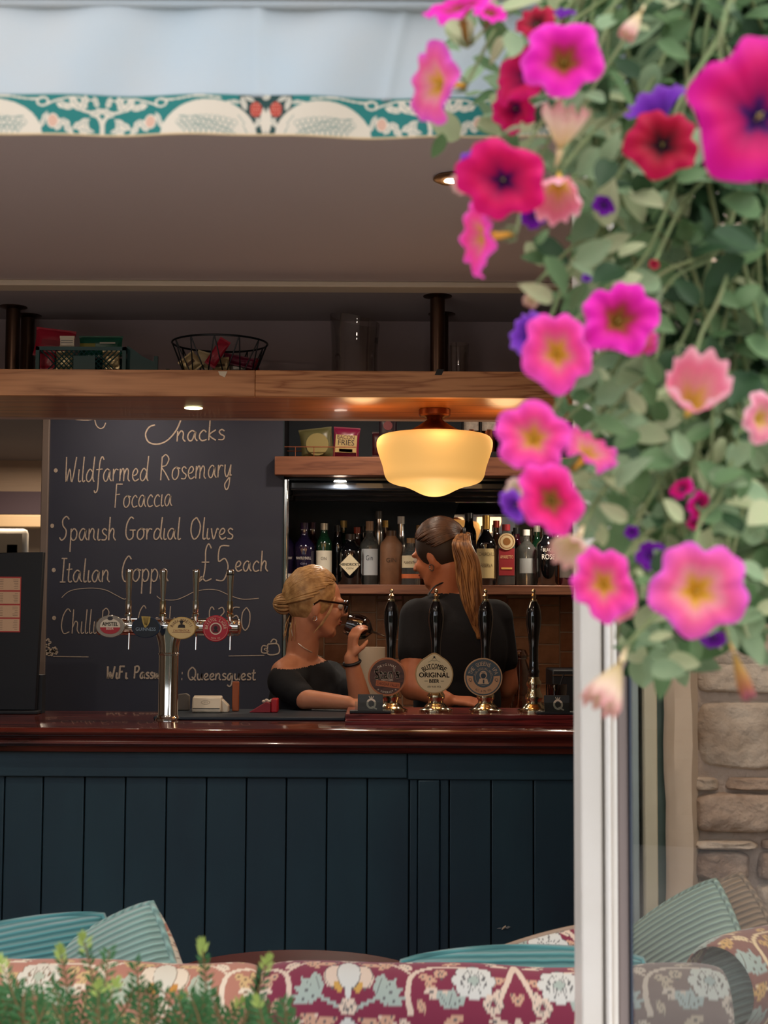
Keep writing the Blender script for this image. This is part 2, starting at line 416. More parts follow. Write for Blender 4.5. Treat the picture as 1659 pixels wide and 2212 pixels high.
# plaster reveal with a wavering edge
rv = MB(); N = 40
vs = []
for i in range(N+1):
    z = 2.5*i/N; e = .0022*math.sin(i*.9)+.0015*math.sin(i*2.3)
    vs += [(xp+e, 3.05, z), (xp+.012+e, 2.995, z), (xs+.002+.002*math.sin(i*1.7), 2.985, z), (xs+.03, 3.04, z)]
rv.add(vs, [(4*i+j, 4*i+4+j, 4*i+5+j, 4*i+1+j) for i in range(N) for j in range(3)])
rv.build('plaster_edge', M_plast, parent=pier, smooth=60)
def stone(cx, cz, w, h, d, y, m, seed):
    r = random.Random(seed); mb = MB(); n, k = 14, 5; vs = []
    # rounded slab: rings from rim (y back) to front
    ph = [r.uniform(-.08, .08) for _ in range(n)]
    for i in range(k+1):
        t = i/k; s = math.cos(t*PI/2*.78)**.45 if i < k else .42; yy = y-d*math.sin(t*PI/2)**.8
        for j in range(n):
            a = 2*PI*j/n; c_, s_ = math.cos(a), math.sin(a); e = .42
            x = math.copysign(abs(c_)**e, c_); z = math.copysign(abs(s_)**e, s_)
            q = 1+ph[j]+r.uniform(-.03, .03)
            vs.append((cx+x*w/2*s*q, yy+r.uniform(-.006, .006), cz+z*h/2*s*q))
    fs = [(i*n+j, i*n+(j+1) % n, (i+1)*n+(j+1) % n, (i+1)*n+j) for i in range(k) for j in range(n)]
    fs.append(tuple(k*n+j for j in range(n))); fs.append(tuple(range(n)))
    mb.add(vs, fs); return mb.build('stone', m, parent=pier, smooth=60, sub=1)
rows = [(1372, 1420), (1425, 1500), (1508, 1665), (1678, 1708), (1712, 1800), (1812, 1832), (1836, 1900), (1905, 1990), (1995, 2080), (2085, 2180), (2185, 2280)]
k = 0
tops = [(y, y+random.choice((60, 85, 110))-8) for y in range(-500, 1370, 92)]
for (a, b) in tops+rows:
    px = 1488
    while px < 1760:
        w_ = random.choice((90, 140, 190, 240)) if (b-a) > 50 else random.choice((70, 110, 150))
        if (a, b) in ((1508, 1665), (1712, 1800)): w_ = 215
        c0 = P(px+w_/2, (a+b)/2, 3.03)
        stone(c0.x, c0.z, (w_-9)/F*3.03, (b-a)/F*3.03, random.uniform(.03, .06), 3.05, random.choice((M_stone, M_stone2)), k)
        px += w_; k += 1
# green joinery strips left of the pier
for (a, b, y, nm, m) in ((1350, 1377, 3.06, 'trim_2', mat('grey_joinery', '#8b9693', .5)), (1377, 1393, 3.09, 'trim_3', mat('olive_joinery', '#3f3d33', .6)),
                         (1393, 1417, 3.04, 'trim_4', mat('tan_joinery', '#b5ab90', .5)), (1417, 1450, 3.07, 'trim_5', M_green)):
    struct(nm, MB().box((PX(a, y, 1700), y, 0), (PX(b, y, 1700)+.004, y+.1, CZ)), m, bevel=.003)
struct('wall_return', MB().box((PX(1362, 3.17), 3.17, 0), (XR, 3.27, CZ)), M_green)

# ------------------------------------------------------------------ staff-side back wall and niche
YB = 5.72
XB0 = PX(90, YB, 1200)                     # left end of the back-bar block
XN = PX(619, YB, 1150)                     # niche left side
struct('wall_back', MB().box((XB0+.012, YB, 0), (XN-.012, YB+.9, 2.45)), M_blackm)
struct('wall_niche', MB().box((XN-.012, 6.46, 0), (XR, 6.6, 2.45)), mat('navy_wall', '#26323e', .6))
zs0, zs1 = PZ(1283, 6.06), PZ(1263, 6.06)  # bottle shelf
zu0, zu1 = PZ(1030, 5.72), PZ(990, 5.72)   # upper shelf

# blackboard --------------------------------------------------------------
bb = thing('blackboard', 'large chalk menu blackboard covering the wall behind the bar', 'blackboard', (PX(360, YB), YB, P(360, 1540, YB).z))
p00 = P(96, 1540, YB-.02); p11 = P(612, 880, YB-.02)
MB().box((p00.x, YB-.02, p00.z-.05), (p11.x, YB-.0005, 2.4)).build('board_panel', M_board, parent=bb)
MB().box((XB0, YB-.035, p00.z), (p00.x, YB-.0005, 2.4)).build('edge_strip', mat('board_edge', '#7d7069', .5), parent=bb, bevel=.003)
MB().box((p11.x, YB-.018, p00.z-.05), (XN-.012, YB-.0005, 2.4)).build('side_panel', mat('board_side', '#2b3a45', .6), parent=bb)
YC = YB-.0215
G = {
 'a': (1.0, [[(.72,.85),(.45,1),(.18,.75),(.1,.35),(.28,.03),(.52,.15),(.74,.9),(.74,.3),(.95,.02)]]),
 'c': (.8, [[(.68,.8),(.45,1),(.17,.7),(.12,.3),(.35,0),(.75,.12)]]),
 'd': (1.0, [[(.72,.8),(.42,1),(.14,.6),(.15,.15),(.42,.02),(.72,.5),(.86,2)],[(.86,2),(.78,.4),(.95,0)]]),
 'e': (.82, [[(.1,.42),(.45,.5),(.62,.78),(.42,1),(.17,.75),(.13,.3),(.4,0),(.78,.18)]]),
 'f': (.8, [[(.85,1.75),(.65,2),(.45,1.6),(.38,.5),(.35,-.6),(.12,-.9),(0,-.7)],[(.1,.95),(.75,1)]]),
 'g': (1., [[(.72,.8),(.42,1),(.14,.6),(.15,.15),(.42,.02),(.74,.95),(.72,-.6),(.42,-1),(.12,-.75)]]),
 'h': (.9, [[(.15,2),(.13,0)],[(.14,.5),(.4,1),(.62,.85),(.62,.3),(.85,0)]]),
 'i': (.42, [[(.15,1),(.12,.2),(.25,0),(.4,.1)]]),
 'k': (.85, [[(.15,2),(.13,0)],[(.7,1),(.16,.5),(.75,0)]]),
 'l': (.42, [[(.18,2),(.12,.3),(.25,0),(.4,.12)]]),
 'm': (1.3, [[(.1,1),(.1,0)],[(.1,.5),(.32,1),(.5,.8),(.5,0)],[(.5,.5),(.75,1),(.95,.8),(.95,.2),(1.15,0)]]),
 'n': (.9, [[(.1,1),(.1,0)],[(.1,.5),(.38,1),(.6,.8),(.6,.25),(.82,0)]]),
 'o': (.95, [[(.45,1),(.15,.75),(.12,.25),(.42,0),(.72,.3),(.72,.8),(.45,1),(.9,.9)]]),
 'p': (.9, [[(.12,1),(.12,-1)],[(.12,.7),(.42,1),(.72,.7),(.65,.15),(.35,0),(.12,.25)]]),
 'r': (.72, [[(.1,1),(.12,0)],[(.12,.5),(.32,.95),(.62,.9)]]),
 's': (.72, [[(.6,.85),(.35,1),(.15,.8),(.3,.55),(.6,.35),(.5,.05),(.1,.05)]]),
 't': (.6, [[(.25,1.6),(.22,.25),(.38,0),(.58,.1)],[(0,1.05),(.55,1.1)]]),
 'u': (.9, [[(.12,1),(.12,.3),(.35,0),(.62,.3),(.68,1),(.68,.2),(.85,0)]]),
 'v': (.8, [[(.08,1),(.35,0),(.65,.95),(.8,.85)]]),
 'w': (1.1, [[(.05,1),(.25,0),(.5,.8),(.75,0),(1,1)]]),
 'y': (.85, [[(.08,1),(.12,.3),(.38,.05),(.68,.95)],[(.68,1),(.6,-.6),(.35,-1),(.15,-.6),(.5,-.1),(.8,.2)]]),
 'W': (1.3, [[(.05,2),(.15,0),(.45,1.05),(.75,0),(1.1,2)]]),
 'R': (1.2, [[(.15,1.9),(.12,0)],[(.1,1.75),(.5,2.05),(.85,1.7),(.6,1.2),(.15,1.05),(.55,.6),(1.0,0)]]),
 'F': (1., [[(.15,2),(.12,0)],[(.1,2),(.85,2.0)],[(.14,1.1),(.6,1.15)]]),
 'S': (1.05, [[(.9,1.8),(.6,2.05),(.25,1.75),(.3,1.25),(.65,.85),(.6,.3),(.25,0),(0,.25)]]),
 'G': (1.2, [[(.85,1.85),(.55,2),(.2,1.4),(.15,.5),(.45,0),(.85,.2),(.85,.8)],[(.5,.85),(1.1,.85)]]),
 'O': (1.2, [[(.6,2),(.2,1.6),(.12,.7),(.45,0),(.9,.4),(1.0,1.3),(.6,2)]]),
 'I': (.6, [[(.3,2),(.25,0)],[(.05,2),(.6,2)],[(0,0),(.55,0)]]),
 'C': (1.1, [[(.95,1.8),(.65,2.05),(.25,1.5),(.12,.6),(.4,0),(.95,.15)]]),
 'Q': (1.3, [[(.6,2),(.15,1.4),(.15,.5),(.55,0),(1.05,.5),(1.05,1.5),(.6,2)],[(.6,.5),(1.2,-.1)]]),
 'P': (1.0, [[(.15,2),(.12,0)],[(.12,1.9),(.6,2.05),(.85,1.6),(.55,1.05),(.15,1.0)]]),
 '£': (1.1, [[(.85,1.8),(.62,2.05),(.42,1.7),(.45,.9),(.35,.25),(.05,0),(.2,.25),(.55,.02),(1.0,.15)],[(.15,1.05),(.75,1.05)]]),
 '5': (1.0, [[(.85,2),(.25,1.95),(.2,1.15),(.6,1.3),(.85,.8),(.6,.1),(.1,.1)]]),
 '3': (.9, [[(.15,1.85),(.5,2),(.7,1.6),(.35,1.1),(.75,.7),(.55,.05),(.1,.1)]]),
 '0': (1.0, [[(.5,2),(.15,1.5),(.15,.5),(.5,0),(.85,.5),(.85,1.5),(.5,2)]]),
 '.': (.4, [[(.12,.05),(.2,.05)]]),
 ':': (.5, [[(.15,1.2),(.22,1.2)],[(.15,.1),(.22,.1)]]),
}
def bp(cx, cy, y=YC):
    p = P(.3858*cx, 890+.3858*cy, y); return (p.x, p.z)
def word(s, x0, x1, base, cap, wd=7, base1=None, dx=0):
    mb = MB(); q_ = 0; adv = sum(G[c][0] for c in s); k = (x1-x0)/adv; v = cap/2; cx = x0
    for ch in s:
        a, st = G[ch]; t = (cx-x0)/(x1-x0); b_ = base+((base1 or base)-base)*t
        for q in st:
            pts = crm([(cx+px*k+py*v*.06, b_-py*v) for px, py in q], 5)
            mb.ribbon([bp(p.x, p.y) for p in pts], wd*.3858/F*YB, YC-.00012*(q_ % 6)); q_ += 1
        cx += a*k
    return mb
def stroke(pts, wd=6): 
    return MB().ribbon([bp(p.x, p.y) for p in crm(pts, 6)], wd*.3858/F*YB, YC)
def chalk(mb, name='chalk_lettering'): return mb.build(name, M_chalk, parent=bb, smooth=0)
chalk(word('nacks', 985, 1262, 165, 118, 7.5, 155))
chalk(stroke([(868,72),(835,85),(815,125),(832,168),(880,180),(935,160),(985,105),(1012,45),(1018,20)], 8))
chalk(stroke([(340,22),(430,42),(500,44),(545,30),(560,20)], 6)); chalk(stroke([(530,40),(540,75),(560,92),(580,85),(592,60)], 6))
for a in (('Wildfarmed', 362, 832, 392, 140, 6.5, 385), ('Rosemary', 893, 1298, 382, 140, 6.5, 362), ('Focaccia', 638, 965, 536, 132, 6, 525),
          ('Spanish', 332, 650, 718, 130), ('Gordial', 695, 1012, 714, 125), ('Olives', 1060, 1308, 712, 122),
          ('Italian', 335, 618, 952, 132), ('Coppa', 675, 945, 948, 138), ('£', 1112, 1190, 948, 205), ('5', 1200, 1285, 950, 200), ('each', 1312, 1502, 892, 115),
          ('Chilli', 335, 540, 1240, 135, 5.5), ('Rice', 562, 720, 1232, 130, 5), ('Crackers', 765, 1090, 1215, 128, 5), ('£3.50', 1142, 1402, 1222, 128, 5.5),
          ('WiFi', 598, 716, 1492, 68, 10), ('Password', 748, 985, 1492, 68, 9), (':', 1005, 1040, 1498, 60, 12), ('Queensguest', 1048, 1432, 1500, 72, 7.5)):
    chalk(word(*a))
chalk(stroke([(345,1040),(380,1008),(430,992),(520,986),(590,996),(640,1020),(690,1046),(705,1045)], 3.5), 'chalk_line')
chalk(stroke([(878,1030),(905,1048),(980,1052),(1040,1030),(1085,1008),(1150,994),(1220,998),(1290,1028),(1360,1048),(1450,1043)], 3.5), 'chalk_line')
chalk(MB().ribbon([bp(248,1058), bp(249,1165), bp(247,1280)], .0032, YC), 'chalk_line')
chalk(MB().ribbon([bp(298,1368), bp(400,1370), bp(496,1371)], .0028, YC), 'chalk_line')
chalk(MB().ribbon([bp(1280,1366), bp(1480,1362)], .0028, YC), 'chalk_line')
for (x, y) in ((312,327),(292,637),(301,885),(303,1153)):
    p = bp(x, y); chalk(MB().disc(p[0], p[1], .0078, .0086, YC), 'chalk_bullet')
for (x, y, r) in ((264,1290,22),(262,1325,18),(285,1345,20),(305,1330,15),(272,1350,14),(312,1345,12)):
    p = bp(x, y); R_ = r*.3858/F*YB
    chalk(MB().ribbon([(p[0]+R_*(.75+.25*math.cos(5*t))*math.cos(t), p[1]+R_*(.75+.25*math.cos(5*t))*math.sin(t)) for t in [i*.21 for i in range(31)]], .005, YC), 'chalk_flower')
chalk(stroke([(1500,1300),(1555,1300),(1560,1350),(1500,1355),(1500,1300)], 7), 'chalk_cup'); chalk(stroke([(1498,1312),(1470,1310),(1466,1345),(1498,1350)], 6), 'chalk_cup')
chalk(stroke([(1505,1340),(1480,1330),(1488,1322),(1495,1330)], 4), 'chalk_cup'); chalk(stroke([(1515,1290),(1530,1272),(1548,1280),(1545,1295)], 6), 'chalk_cup')

# chrome corner strip, niche sides and soffit --------------------------------
tag(MB().box((XN-.011, YB-.02, PZ(1475, YB)), (XN+.004, YB+.02, zu0-.012)).build('corner_strip', M_chrome, bevel=.003), 'polished metal corner strip between blackboard and bottle niche', 'metal strip')
niche = thing('back_bar_cabinet', 'mirrored back bar niche with bottles standing in it', 'cabinet', (XN, YB, 1.0))
MB().box((XN-.0115, YB+.02, zs0), (XN+.006, 6.43, zu0-.012)).build('side_mirror', M_mirror, parent=niche)
MB().box((XN-.01, 5.98, 0), (XR, 6.46, 0.95)).build('carcass', M_blackm, parent=niche)
MB().box((XN-.01, 5.9, .95), (XR, 6.46, .985)).build('worktop', mat('dark_worktop', '#2c2320', .3), parent=niche)
mm = MB().box((-.75, 0, zs1+.0), (1.0, .012, zu0+.15)); mo = mm.build('mirror', M_mirror, parent=niche, local=True)
mo.location = (.72, .70, -1.0); mo.rotation_euler = (math.radians(-1.2), 0, math.radians(-3.3))
# moulded dark cornice bands beneath the upper shelf
cz = zu0-.012
for i, (y0, z0_) in enumerate(((5.80, 0), (5.95, -.012), (6.1, -.024))):
    MB().box((XN+.006, y0, cz-.035+z0_), (XR, y0+.07, cz)).build('cornice', mat('cornice_dark', '#252a33', .25, coat=.4), parent=niche, bevel=.008)
MB().box((XN+.006, YB+.03, cz), (XR, 6.44, cz+.01)).build('soffit', mat('soffit_gloss', '#20252c', .18), parent=niche)
for px in (735,):
    x = PX(px, 5.78, 1031)
    MB().lathe([(.0, -.0005), (.024, -.0005), (.026, -.004), (.0, -.005)], 20, (x, 5.765, cz-.001)).build('downlight', EMW, parent=niche)
# bottle shelf + upper shelf
sh = thing('bottle_shelf', 'oak shelf in the niche carrying the row of bottles', 'shelf', (XN, 6.06, zs0))
MB().box((XN+.008, 6.06, zs0), (XR, 6.42, zs1)).build('board', M_oak_s, parent=sh, bevel=.002)
us = thing('snack_shelf', 'oak shelf above the bottles with snack packets on it', 'shelf', (PX(593, 5.68), 5.66, zu0))
MB().box((PX(593, 5.66, 1010), 5.66, zu0), (XR, 6.4, zu1)).build('board', M_oak_s, parent=us, bevel=.003)
struct('wall_shelf', MB().box((PX(593, 5.9), 6.0, zu1), (XR, 6.05, 2.42)), mat('navy_wall2', '#232f3b', .6))
# splashback tiles -----------------------------------------------------------
ts = bpy.data.objects.new('wall_tiles', None); C.objects.link(ts); ts.location = (PX(740, 6.4), 6.44, .985); tag(ts, kind='structure')
MB().box((XN, 6.432, .985), (XR, 6.455, zs0)).build('grout', M_grout, parent=ts)
tm = [mat('tile_%s' % c, c, .12, noise=(25, '#7a4c33', .3), coat=.3) for c in ('#c08a66', '#ad7656', '#c9946e')]
tw, th = .118, .088; proto = {}
zt = zs0; ci = 0; x = XN+.01
while x < XR-.02:
    off = (ci*.37 % 1)*th; z = .985-off
    while z < zt:
        z0_, z1_ = max(z, .985)+.003, min(z+th, zt)-.003
        if z1_-z0_ > .012:
            key = (round(z1_-z0_, 3), ci % 3)
            if key not in proto:
                proto[key] = MB().box((0, 0, 0), (tw-.006, .009, z1_-z0_)).build('tile', tm[ci % 3], parent=ts, local=True, bevel=.0025); o = proto[key]
            else: o = proto[key].copy(); C.objects.link(o)
            o.location = Vector((x, 6.4235, z0_))-Vector(ts.location)
        z += th
    x += tw; ci += 1

# ------------------------------------------------------------------ far room seen at the left
struct('wall_far', MB().box((XL, 9.9, 0), (XR, 10.1, 2.5)), mat('far_wall', '#a89480', .8))
def fbox(a, b, c, d, y0, y1): 
    p = P(a, d, y0); q = P(c, b, y0); return MB().box((p.x, y0, p.z), (q.x, y1, q.z))
struct('beam_1', fbox(-90, 880, 160, 932, 8.0, 8.25), M_stone2)
tag(fbox(-60, 934, 130, 1062, 9.3, 9.33).build('roller_blind', mat('blind', '#9b8470', .9, bump=((2, 2, 40), .5, .01))), 'taupe fabric blind in the room beyond the bar', 'blind')
tag(fbox(-60, 1062, 130, 1110, 9.25, 9.3).build('valance_board', mat('dark_band', '#43333a', .7)), 'dark board below the taupe blind in the far room', 'board')
tag(fbox(-60, 1112, 150, 1139, 9.0, 9.2).build('wall_shelf_unit', mat('lit_oak', '#a58a68', .5), bevel=.01), 'pale wood ledge lit up in the far room', 'ledge')
# far chair
pc = P(24, 1190, 8.2)
ch = thing('armchair', 'pale rounded chair back in the far room at the left edge', 'chair', (pc.x, 8.2, 0))
MB().box((PX(-40, 8.2, 1165), 8.22, P(24, 1190, 8.2).z-.04), (PX(57, 8.2, 1165), 8.28, P(24, 1141, 8.2).z)).build('backrest', mat('cream_leather', '#a89c8c', .4), parent=ch, bevel=.045)
MB().box((pc.x-.15, 8.0, .42), (pc.x+.15, 8.45, .5)).build('seat', MATS['cream_leather'], parent=ch, bevel=.03)
MB().box((pc.x-.03, 8.22, .5), (pc.x+.03, 8.28, P(24, 1165, 8.2).z-.03)).build('back_post', M_blackm, parent=ch)
for sx in (-1, 1):
    for sy in (8.04, 8.4): MB().tube([(pc.x+sx*.13, sy, 0), (pc.x+sx*.12, sy, .43)], .014).build('leg', M_blackm, parent=ch)
fl = bpy.data.lights.new('far_room_fill', 'AREA'); fl.energy = 22; fl.size = .5; fl.color = (1, .84, .66)  # unseen area light added to brighten the far room
o = bpy.data.objects.new('far_room_fill', fl); C.objects.link(o); o.location = (-2.2, 8.4, 2.38)
# ------------------------------------------------------------------ bar counter
YF = 4.39
bar = thing('bar_counter', 'long navy panelled bar counter with polished mahogany top', 'bar counter', (-.5, YF, 0))
BT = PZ(1573, 4.32, 300)         # counter top height
xe = PX(1253, 4.3)+.35; xl = XL+.01
zb = BT-.075                       # underside of mahogany
# mahogany top: profile in YZ extruded in X
prof = [(4.335, BT), (4.318, BT-.004), (4.312, BT-.012), (4.318, BT-.021), (4.336, BT-.024), (4.34, BT-.030), (4.334, BT-.036), (4.330, BT-.048), (4.340, BT-.056), (4.36, BT-.060), (4.362, BT-.075), (5.0, BT-.075), (5.0, BT)]
MB().prismx(prof, xl, xe).build('countertop', M_mahog, parent=bar, smooth=50)
# carcass
MB().box((xl, YF+.04, .02), (xe, 4.93, zb-.001)).build('carcass', mat('bar_back', '#10161c', .7), parent=bar)
zr0 = PZ(1681, YF, 700); 
xs_ = PX(880, YF, 1650)
MB().box((xl, YF, zr0), (xs_, YF+.035, zb)).build('top_rail', M_navy, parent=bar, bevel=.004)
MB().box((xs_+.001, YF+.004, zr0-.004), (xe, YF+.035, zb)).build('top_rail', M_navy, parent=bar, bevel=.004)
MB().box((xl, YF, .02), (xe, YF+.035, .16)).build('skirting_rail', M_navy, parent=bar, bevel=.004)
MB().box((PX(903, YF, 1800), YF+.006, .16), (PX(950, YF, 1800), YF+.035, zr0-.005)).build('stile', M_navy, parent=bar, bevel=.004)
edges = [-300, -195, -95, 4, 88, 178, 267, 356, 443, 530, 617, 705, 793, 884]
for a, b in zip(edges[:-1], edges[1:]):
    MB().box((PX(a, YF, 1800)+.0018, YF+.018+random.uniform(0, .002), .16), (PX(b, YF, 1800)-.0018, YF+.034, zr0+.001)).build('plank', M_navy, parent=bar, bevel=.003)
for a, b in ((884, 903), (950, 971), (971, 1062), (1062, 1154), (1154, 1244), (1244, 1330)):
    MB().box((PX(a, YF, 1800)+.0018, YF+.016, .16), (PX(b, YF, 1800)-.0018, YF+.034, zr0-.003)).build('plank', M_navy, parent=bar, bevel=.003)
# plinth for the hand pumps
px0, px1 = PX(746, 4.5, 1570), PX(1246, 4.5, 1570)
PT = PZ(1543, 4.5, 1000)
pl = thing('pump_plinth', 'raised grained mahogany plinth under the hand pumps', 'plinth', (px0, 4.5, BT))
MB().prismx([(4.47, BT), (4.47, BT+.012), (4.482, BT+.016), (4.482, PT), (4.80, PT), (4.80, BT)], px0, px1).build('plinth_block', M_mahog2, parent=pl, bevel=.002)
PTT = PT
# ------------------------------------------------------------------ gantry
GZ0, GZ1 = PZ(857, 4.4, 600), PZ(800, 4.4, 600)
ga = thing('gantry', 'oak overhead gantry shelf hung from the ceiling above the bar', 'shelf', (0, 4.4, GZ0))
xj = PX(551, 4.4, 830)
MB().box((xl, 4.4, GZ0), (xj-.0006, 4.425, GZ1)).build('fascia_board', M_oak, parent=ga, bevel=.0015)
MB().box((xj+.0006, 4.4, GZ0), (xe, 4.425, GZ1)).build('fascia_board', mat('oak_flame', '#dc9c6a', .42, wood=('#9c5c34', (1.6, 9, 22), 14)), parent=ga, bevel=.0015)
MB().box((xl, 4.426, GZ0+.001), (xe, 4.93, GZ0+.02)).build('soffit_board', M_oak_d, parent=ga)
MB().box((xl, 4.426, GZ1-.02), (xe, 4.928, GZ1-.002)).build('top_board', mat('gantry_top', '#2a3038', .6), parent=ga)
def pole(px, y, parent, py=640):
    x = PX(px, y, 700); h = CZ-GZ1
    o = MB().tube([(x, y, GZ1-.003), (x, y, CZ)], .0235, 24).build('pole', M_bronze, parent=parent)
    f = MB().lathe([(.0, 0), (.0465, 0), (.0465, -.006), (.03, -.010), (.0235, -.013)], 32, (x, y, CZ)).build('flange', M_bronze, parent=o)
    return o
pole(945, 4.52, ga); pole(954, 4.80, ga); pole(28, 4.72, ga); pole(60, 4.86, ga)
p = P(418, 881, 4.67)
MB().lathe([(0, -.002), (.026, -.002), (.03, -.0005), (.03, .001)], 28, (p.x, 4.67, GZ0)).build('downlight', mat('downlight_warm', '#ffffff', .5, emit=('#f4efae', 7)), parent=ga)
q = P(480, 806, 4.398)
tag(MB().prism([(q.x-.013, q.z+.006), (q.x+.016, q.z+.006), (q.x+.008, q.z-.013), (q.x-.008, q.z-.006)], 4.3985, 4.3995).build('paper_tab', M_paper), 'small white paper tab stuck to the oak fascia under the wire basket', 'paper')
q = P(950, 803, 4.398)
tag(MB().prism([(q.x-.016, q.z-.010), (q.x+.006, q.z-.010), (q.x+.014, q.z+.008), (q.x-.008, q.z+.008)], 4.3982, 4.3995).build('tape_strip', M_blackm), 'strip of black tape on the oak fascia below the pole', 'tape')
# ceiling spotlight
p = P(980, 376, 3.26)
cl = thing('ceiling_spotlight', 'round bronze ceiling spotlight glowing beside the petunias', 'light', (p.x, p.y, CZ))
MB().lathe([(.022, -.002), (.046, -.002), (.048, -.006), (.040, -.010), (.024, -.010), (.022, -.002)], 36, (p.x, p.y, CZ)).build('ring', mat('bronze_ring', '#8a6a4c', .3, .8), parent=cl)
MB().ell((p.x, p.y, CZ-.008), (.021, .021, .006), 24, 10).build('bulb', mat('spot_bulb', '#fff', .5, emit=('#fff1df', 30)), parent=cl)
def spot(name, loc, e, col=(1, .82, .62), size=.05, ang=120):
    l = bpy.data.lights.new(name, 'AREA'); l.shape = 'DISK'; l.size = size; l.energy = e; l.color = col
    o = bpy.data.objects.new(name, l); C.objects.link(o); o.location = loc; return o
spot('ceiling_spot_and_fill', (p.x, p.y, CZ-.02), 1.6)
spot('ceiling_spot_and_fill', (-1.2, p.y, CZ-.02), 1.6)  # extra unseen light added over the left of the bar
for sx_, sy_, e_ in ((-1.2, 3.26, 3.), (.78, 2.62, 5.), (-.5, 2.62, 2.)):  # unseen spotlight copies added to brighten the pier, sofas and bar
    dup(cl, (sx_, sy_, CZ), 'added fill spotlight out of the picture, %s' % {-1.2: 'above the left of the bar', .78: 'above the corner sofa', -.5: 'above the round table'}[sx_])
    spot('ceiling_spot_and_fill', (sx_, sy_, CZ-.02), e_)
for sx_ in (-1.0, -.1, .75): spot('staff_fill_light', (sx_, 5.32, 2.40), 3.0, (1, .80, .62), .07)  # unseen fill lights added to brighten the staff side
spot('gantry_spot_light', (P(418, 881, 4.67).x, 4.67, GZ0-.01), .8, (1, .95, .7))
spot('niche_spot_light', (PX(735, 5.78, 1031), 5.765, zu0-.025), 2.2, (1, .9, .75))
spot('niche_spot_light', (.75, 6.0, zu0-.06), 2.6, (1, .85, .65))

# ------------------------------------------------------------------ schoolhouse lamp
lp = P(939, 880, 4.67); LX, LY = lp.x, 4.67; s = F/4.67
lamp = thing('ceiling_lamp', 'schoolhouse lamp with cream glass shade and copper fitter under the oak gantry', 'lamp', (LX, LY, GZ0))
zl = lambda py: PZ(py, LY, 939)
k = GZ0
MB().lathe([(.0, k), (.052, k), (.053, k-.004), (.053, k-.019), (.049, k-.024), (.036, k-.026), (.022, k-.034), (0, k-.034)], 40, (LX, LY, 0)).build('ceiling_plate', M_copper, parent=lamp)
z9 = zl(936)
MB().lathe([(0, k-.03), (.024, k-.032), (.030, k-.038), (.055, k-.055), (.080, z9+.010), (.083, z9+.002), (.083, z9-.006), (.080, z9-.006)], 40, (LX, LY, 0)).build('fitter', M_copper, parent=lamp)
for a in (.6, 2.7, 4.8): MB().ell((LX+.086*math.cos(a), LY+.086*math.sin(a), z9-.002), .006, 10, 8).build('thumbscrew', M_copper, parent=lamp)
gp = [(78, 936), (112, 941), (124, 950), (126, 962), (124, 974), (118, 992), (112, 1010), (108, 1028), (100, 1040), (84, 1047), (66, 1051), (48, 1058), (30, 1067), (14, 1072), (0, 1073)]
gprof = [(r/s, zl(y)) for r, y in gp]
gprof = [(v.x, v.y) for v in crm(gprof, 4)]; gprof = [(max(r, 0), z) for r, z in gprof]
m_gl = bpy.data.materials.new('opal_glass'); m_gl.use_nodes = True
b = m_gl.node_tree.nodes['Principled BSDF']; b.inputs['Base Color'].default_value = (*lin('#e8c88e'), 1); b.inputs['Roughness'].default_value = .6
b.inputs['Emission Color'].default_value = (*lin('#ffbd62'), 1); b.inputs['Emission Strength'].default_value = .5
MB().lathe(gprof, 56, (LX, LY, 0)).build('glass_shade', m_gl, parent=lamp, smooth=60)
MB().ell((LX, LY, zl(985)), .035, 16, 12).build('bulb', mat('lamp_bulb', '#fff', .5, emit=('#ffcf8a', 6)), parent=lamp)
for dx_, dy_, dz_, e_ in ((-.24, -.04, -.08, .7), (.24, .04, -.08, .7), (.02, -.24, -.08, .4), (0, 0, zl(1073)-GZ0-.16, 1.6)):
    pl_ = bpy.data.lights.new('lamp_light', 'POINT'); pl_.energy = e_; pl_.color = (1, .58, .26) if dz_ > -.15 else (1, .72, .45); pl_.shadow_soft_size = .07
    o = bpy.data.objects.new('lamp_light', pl_); C.objects.link(o); o.location = (LX+dx_, LY+dy_, GZ0+dz_)

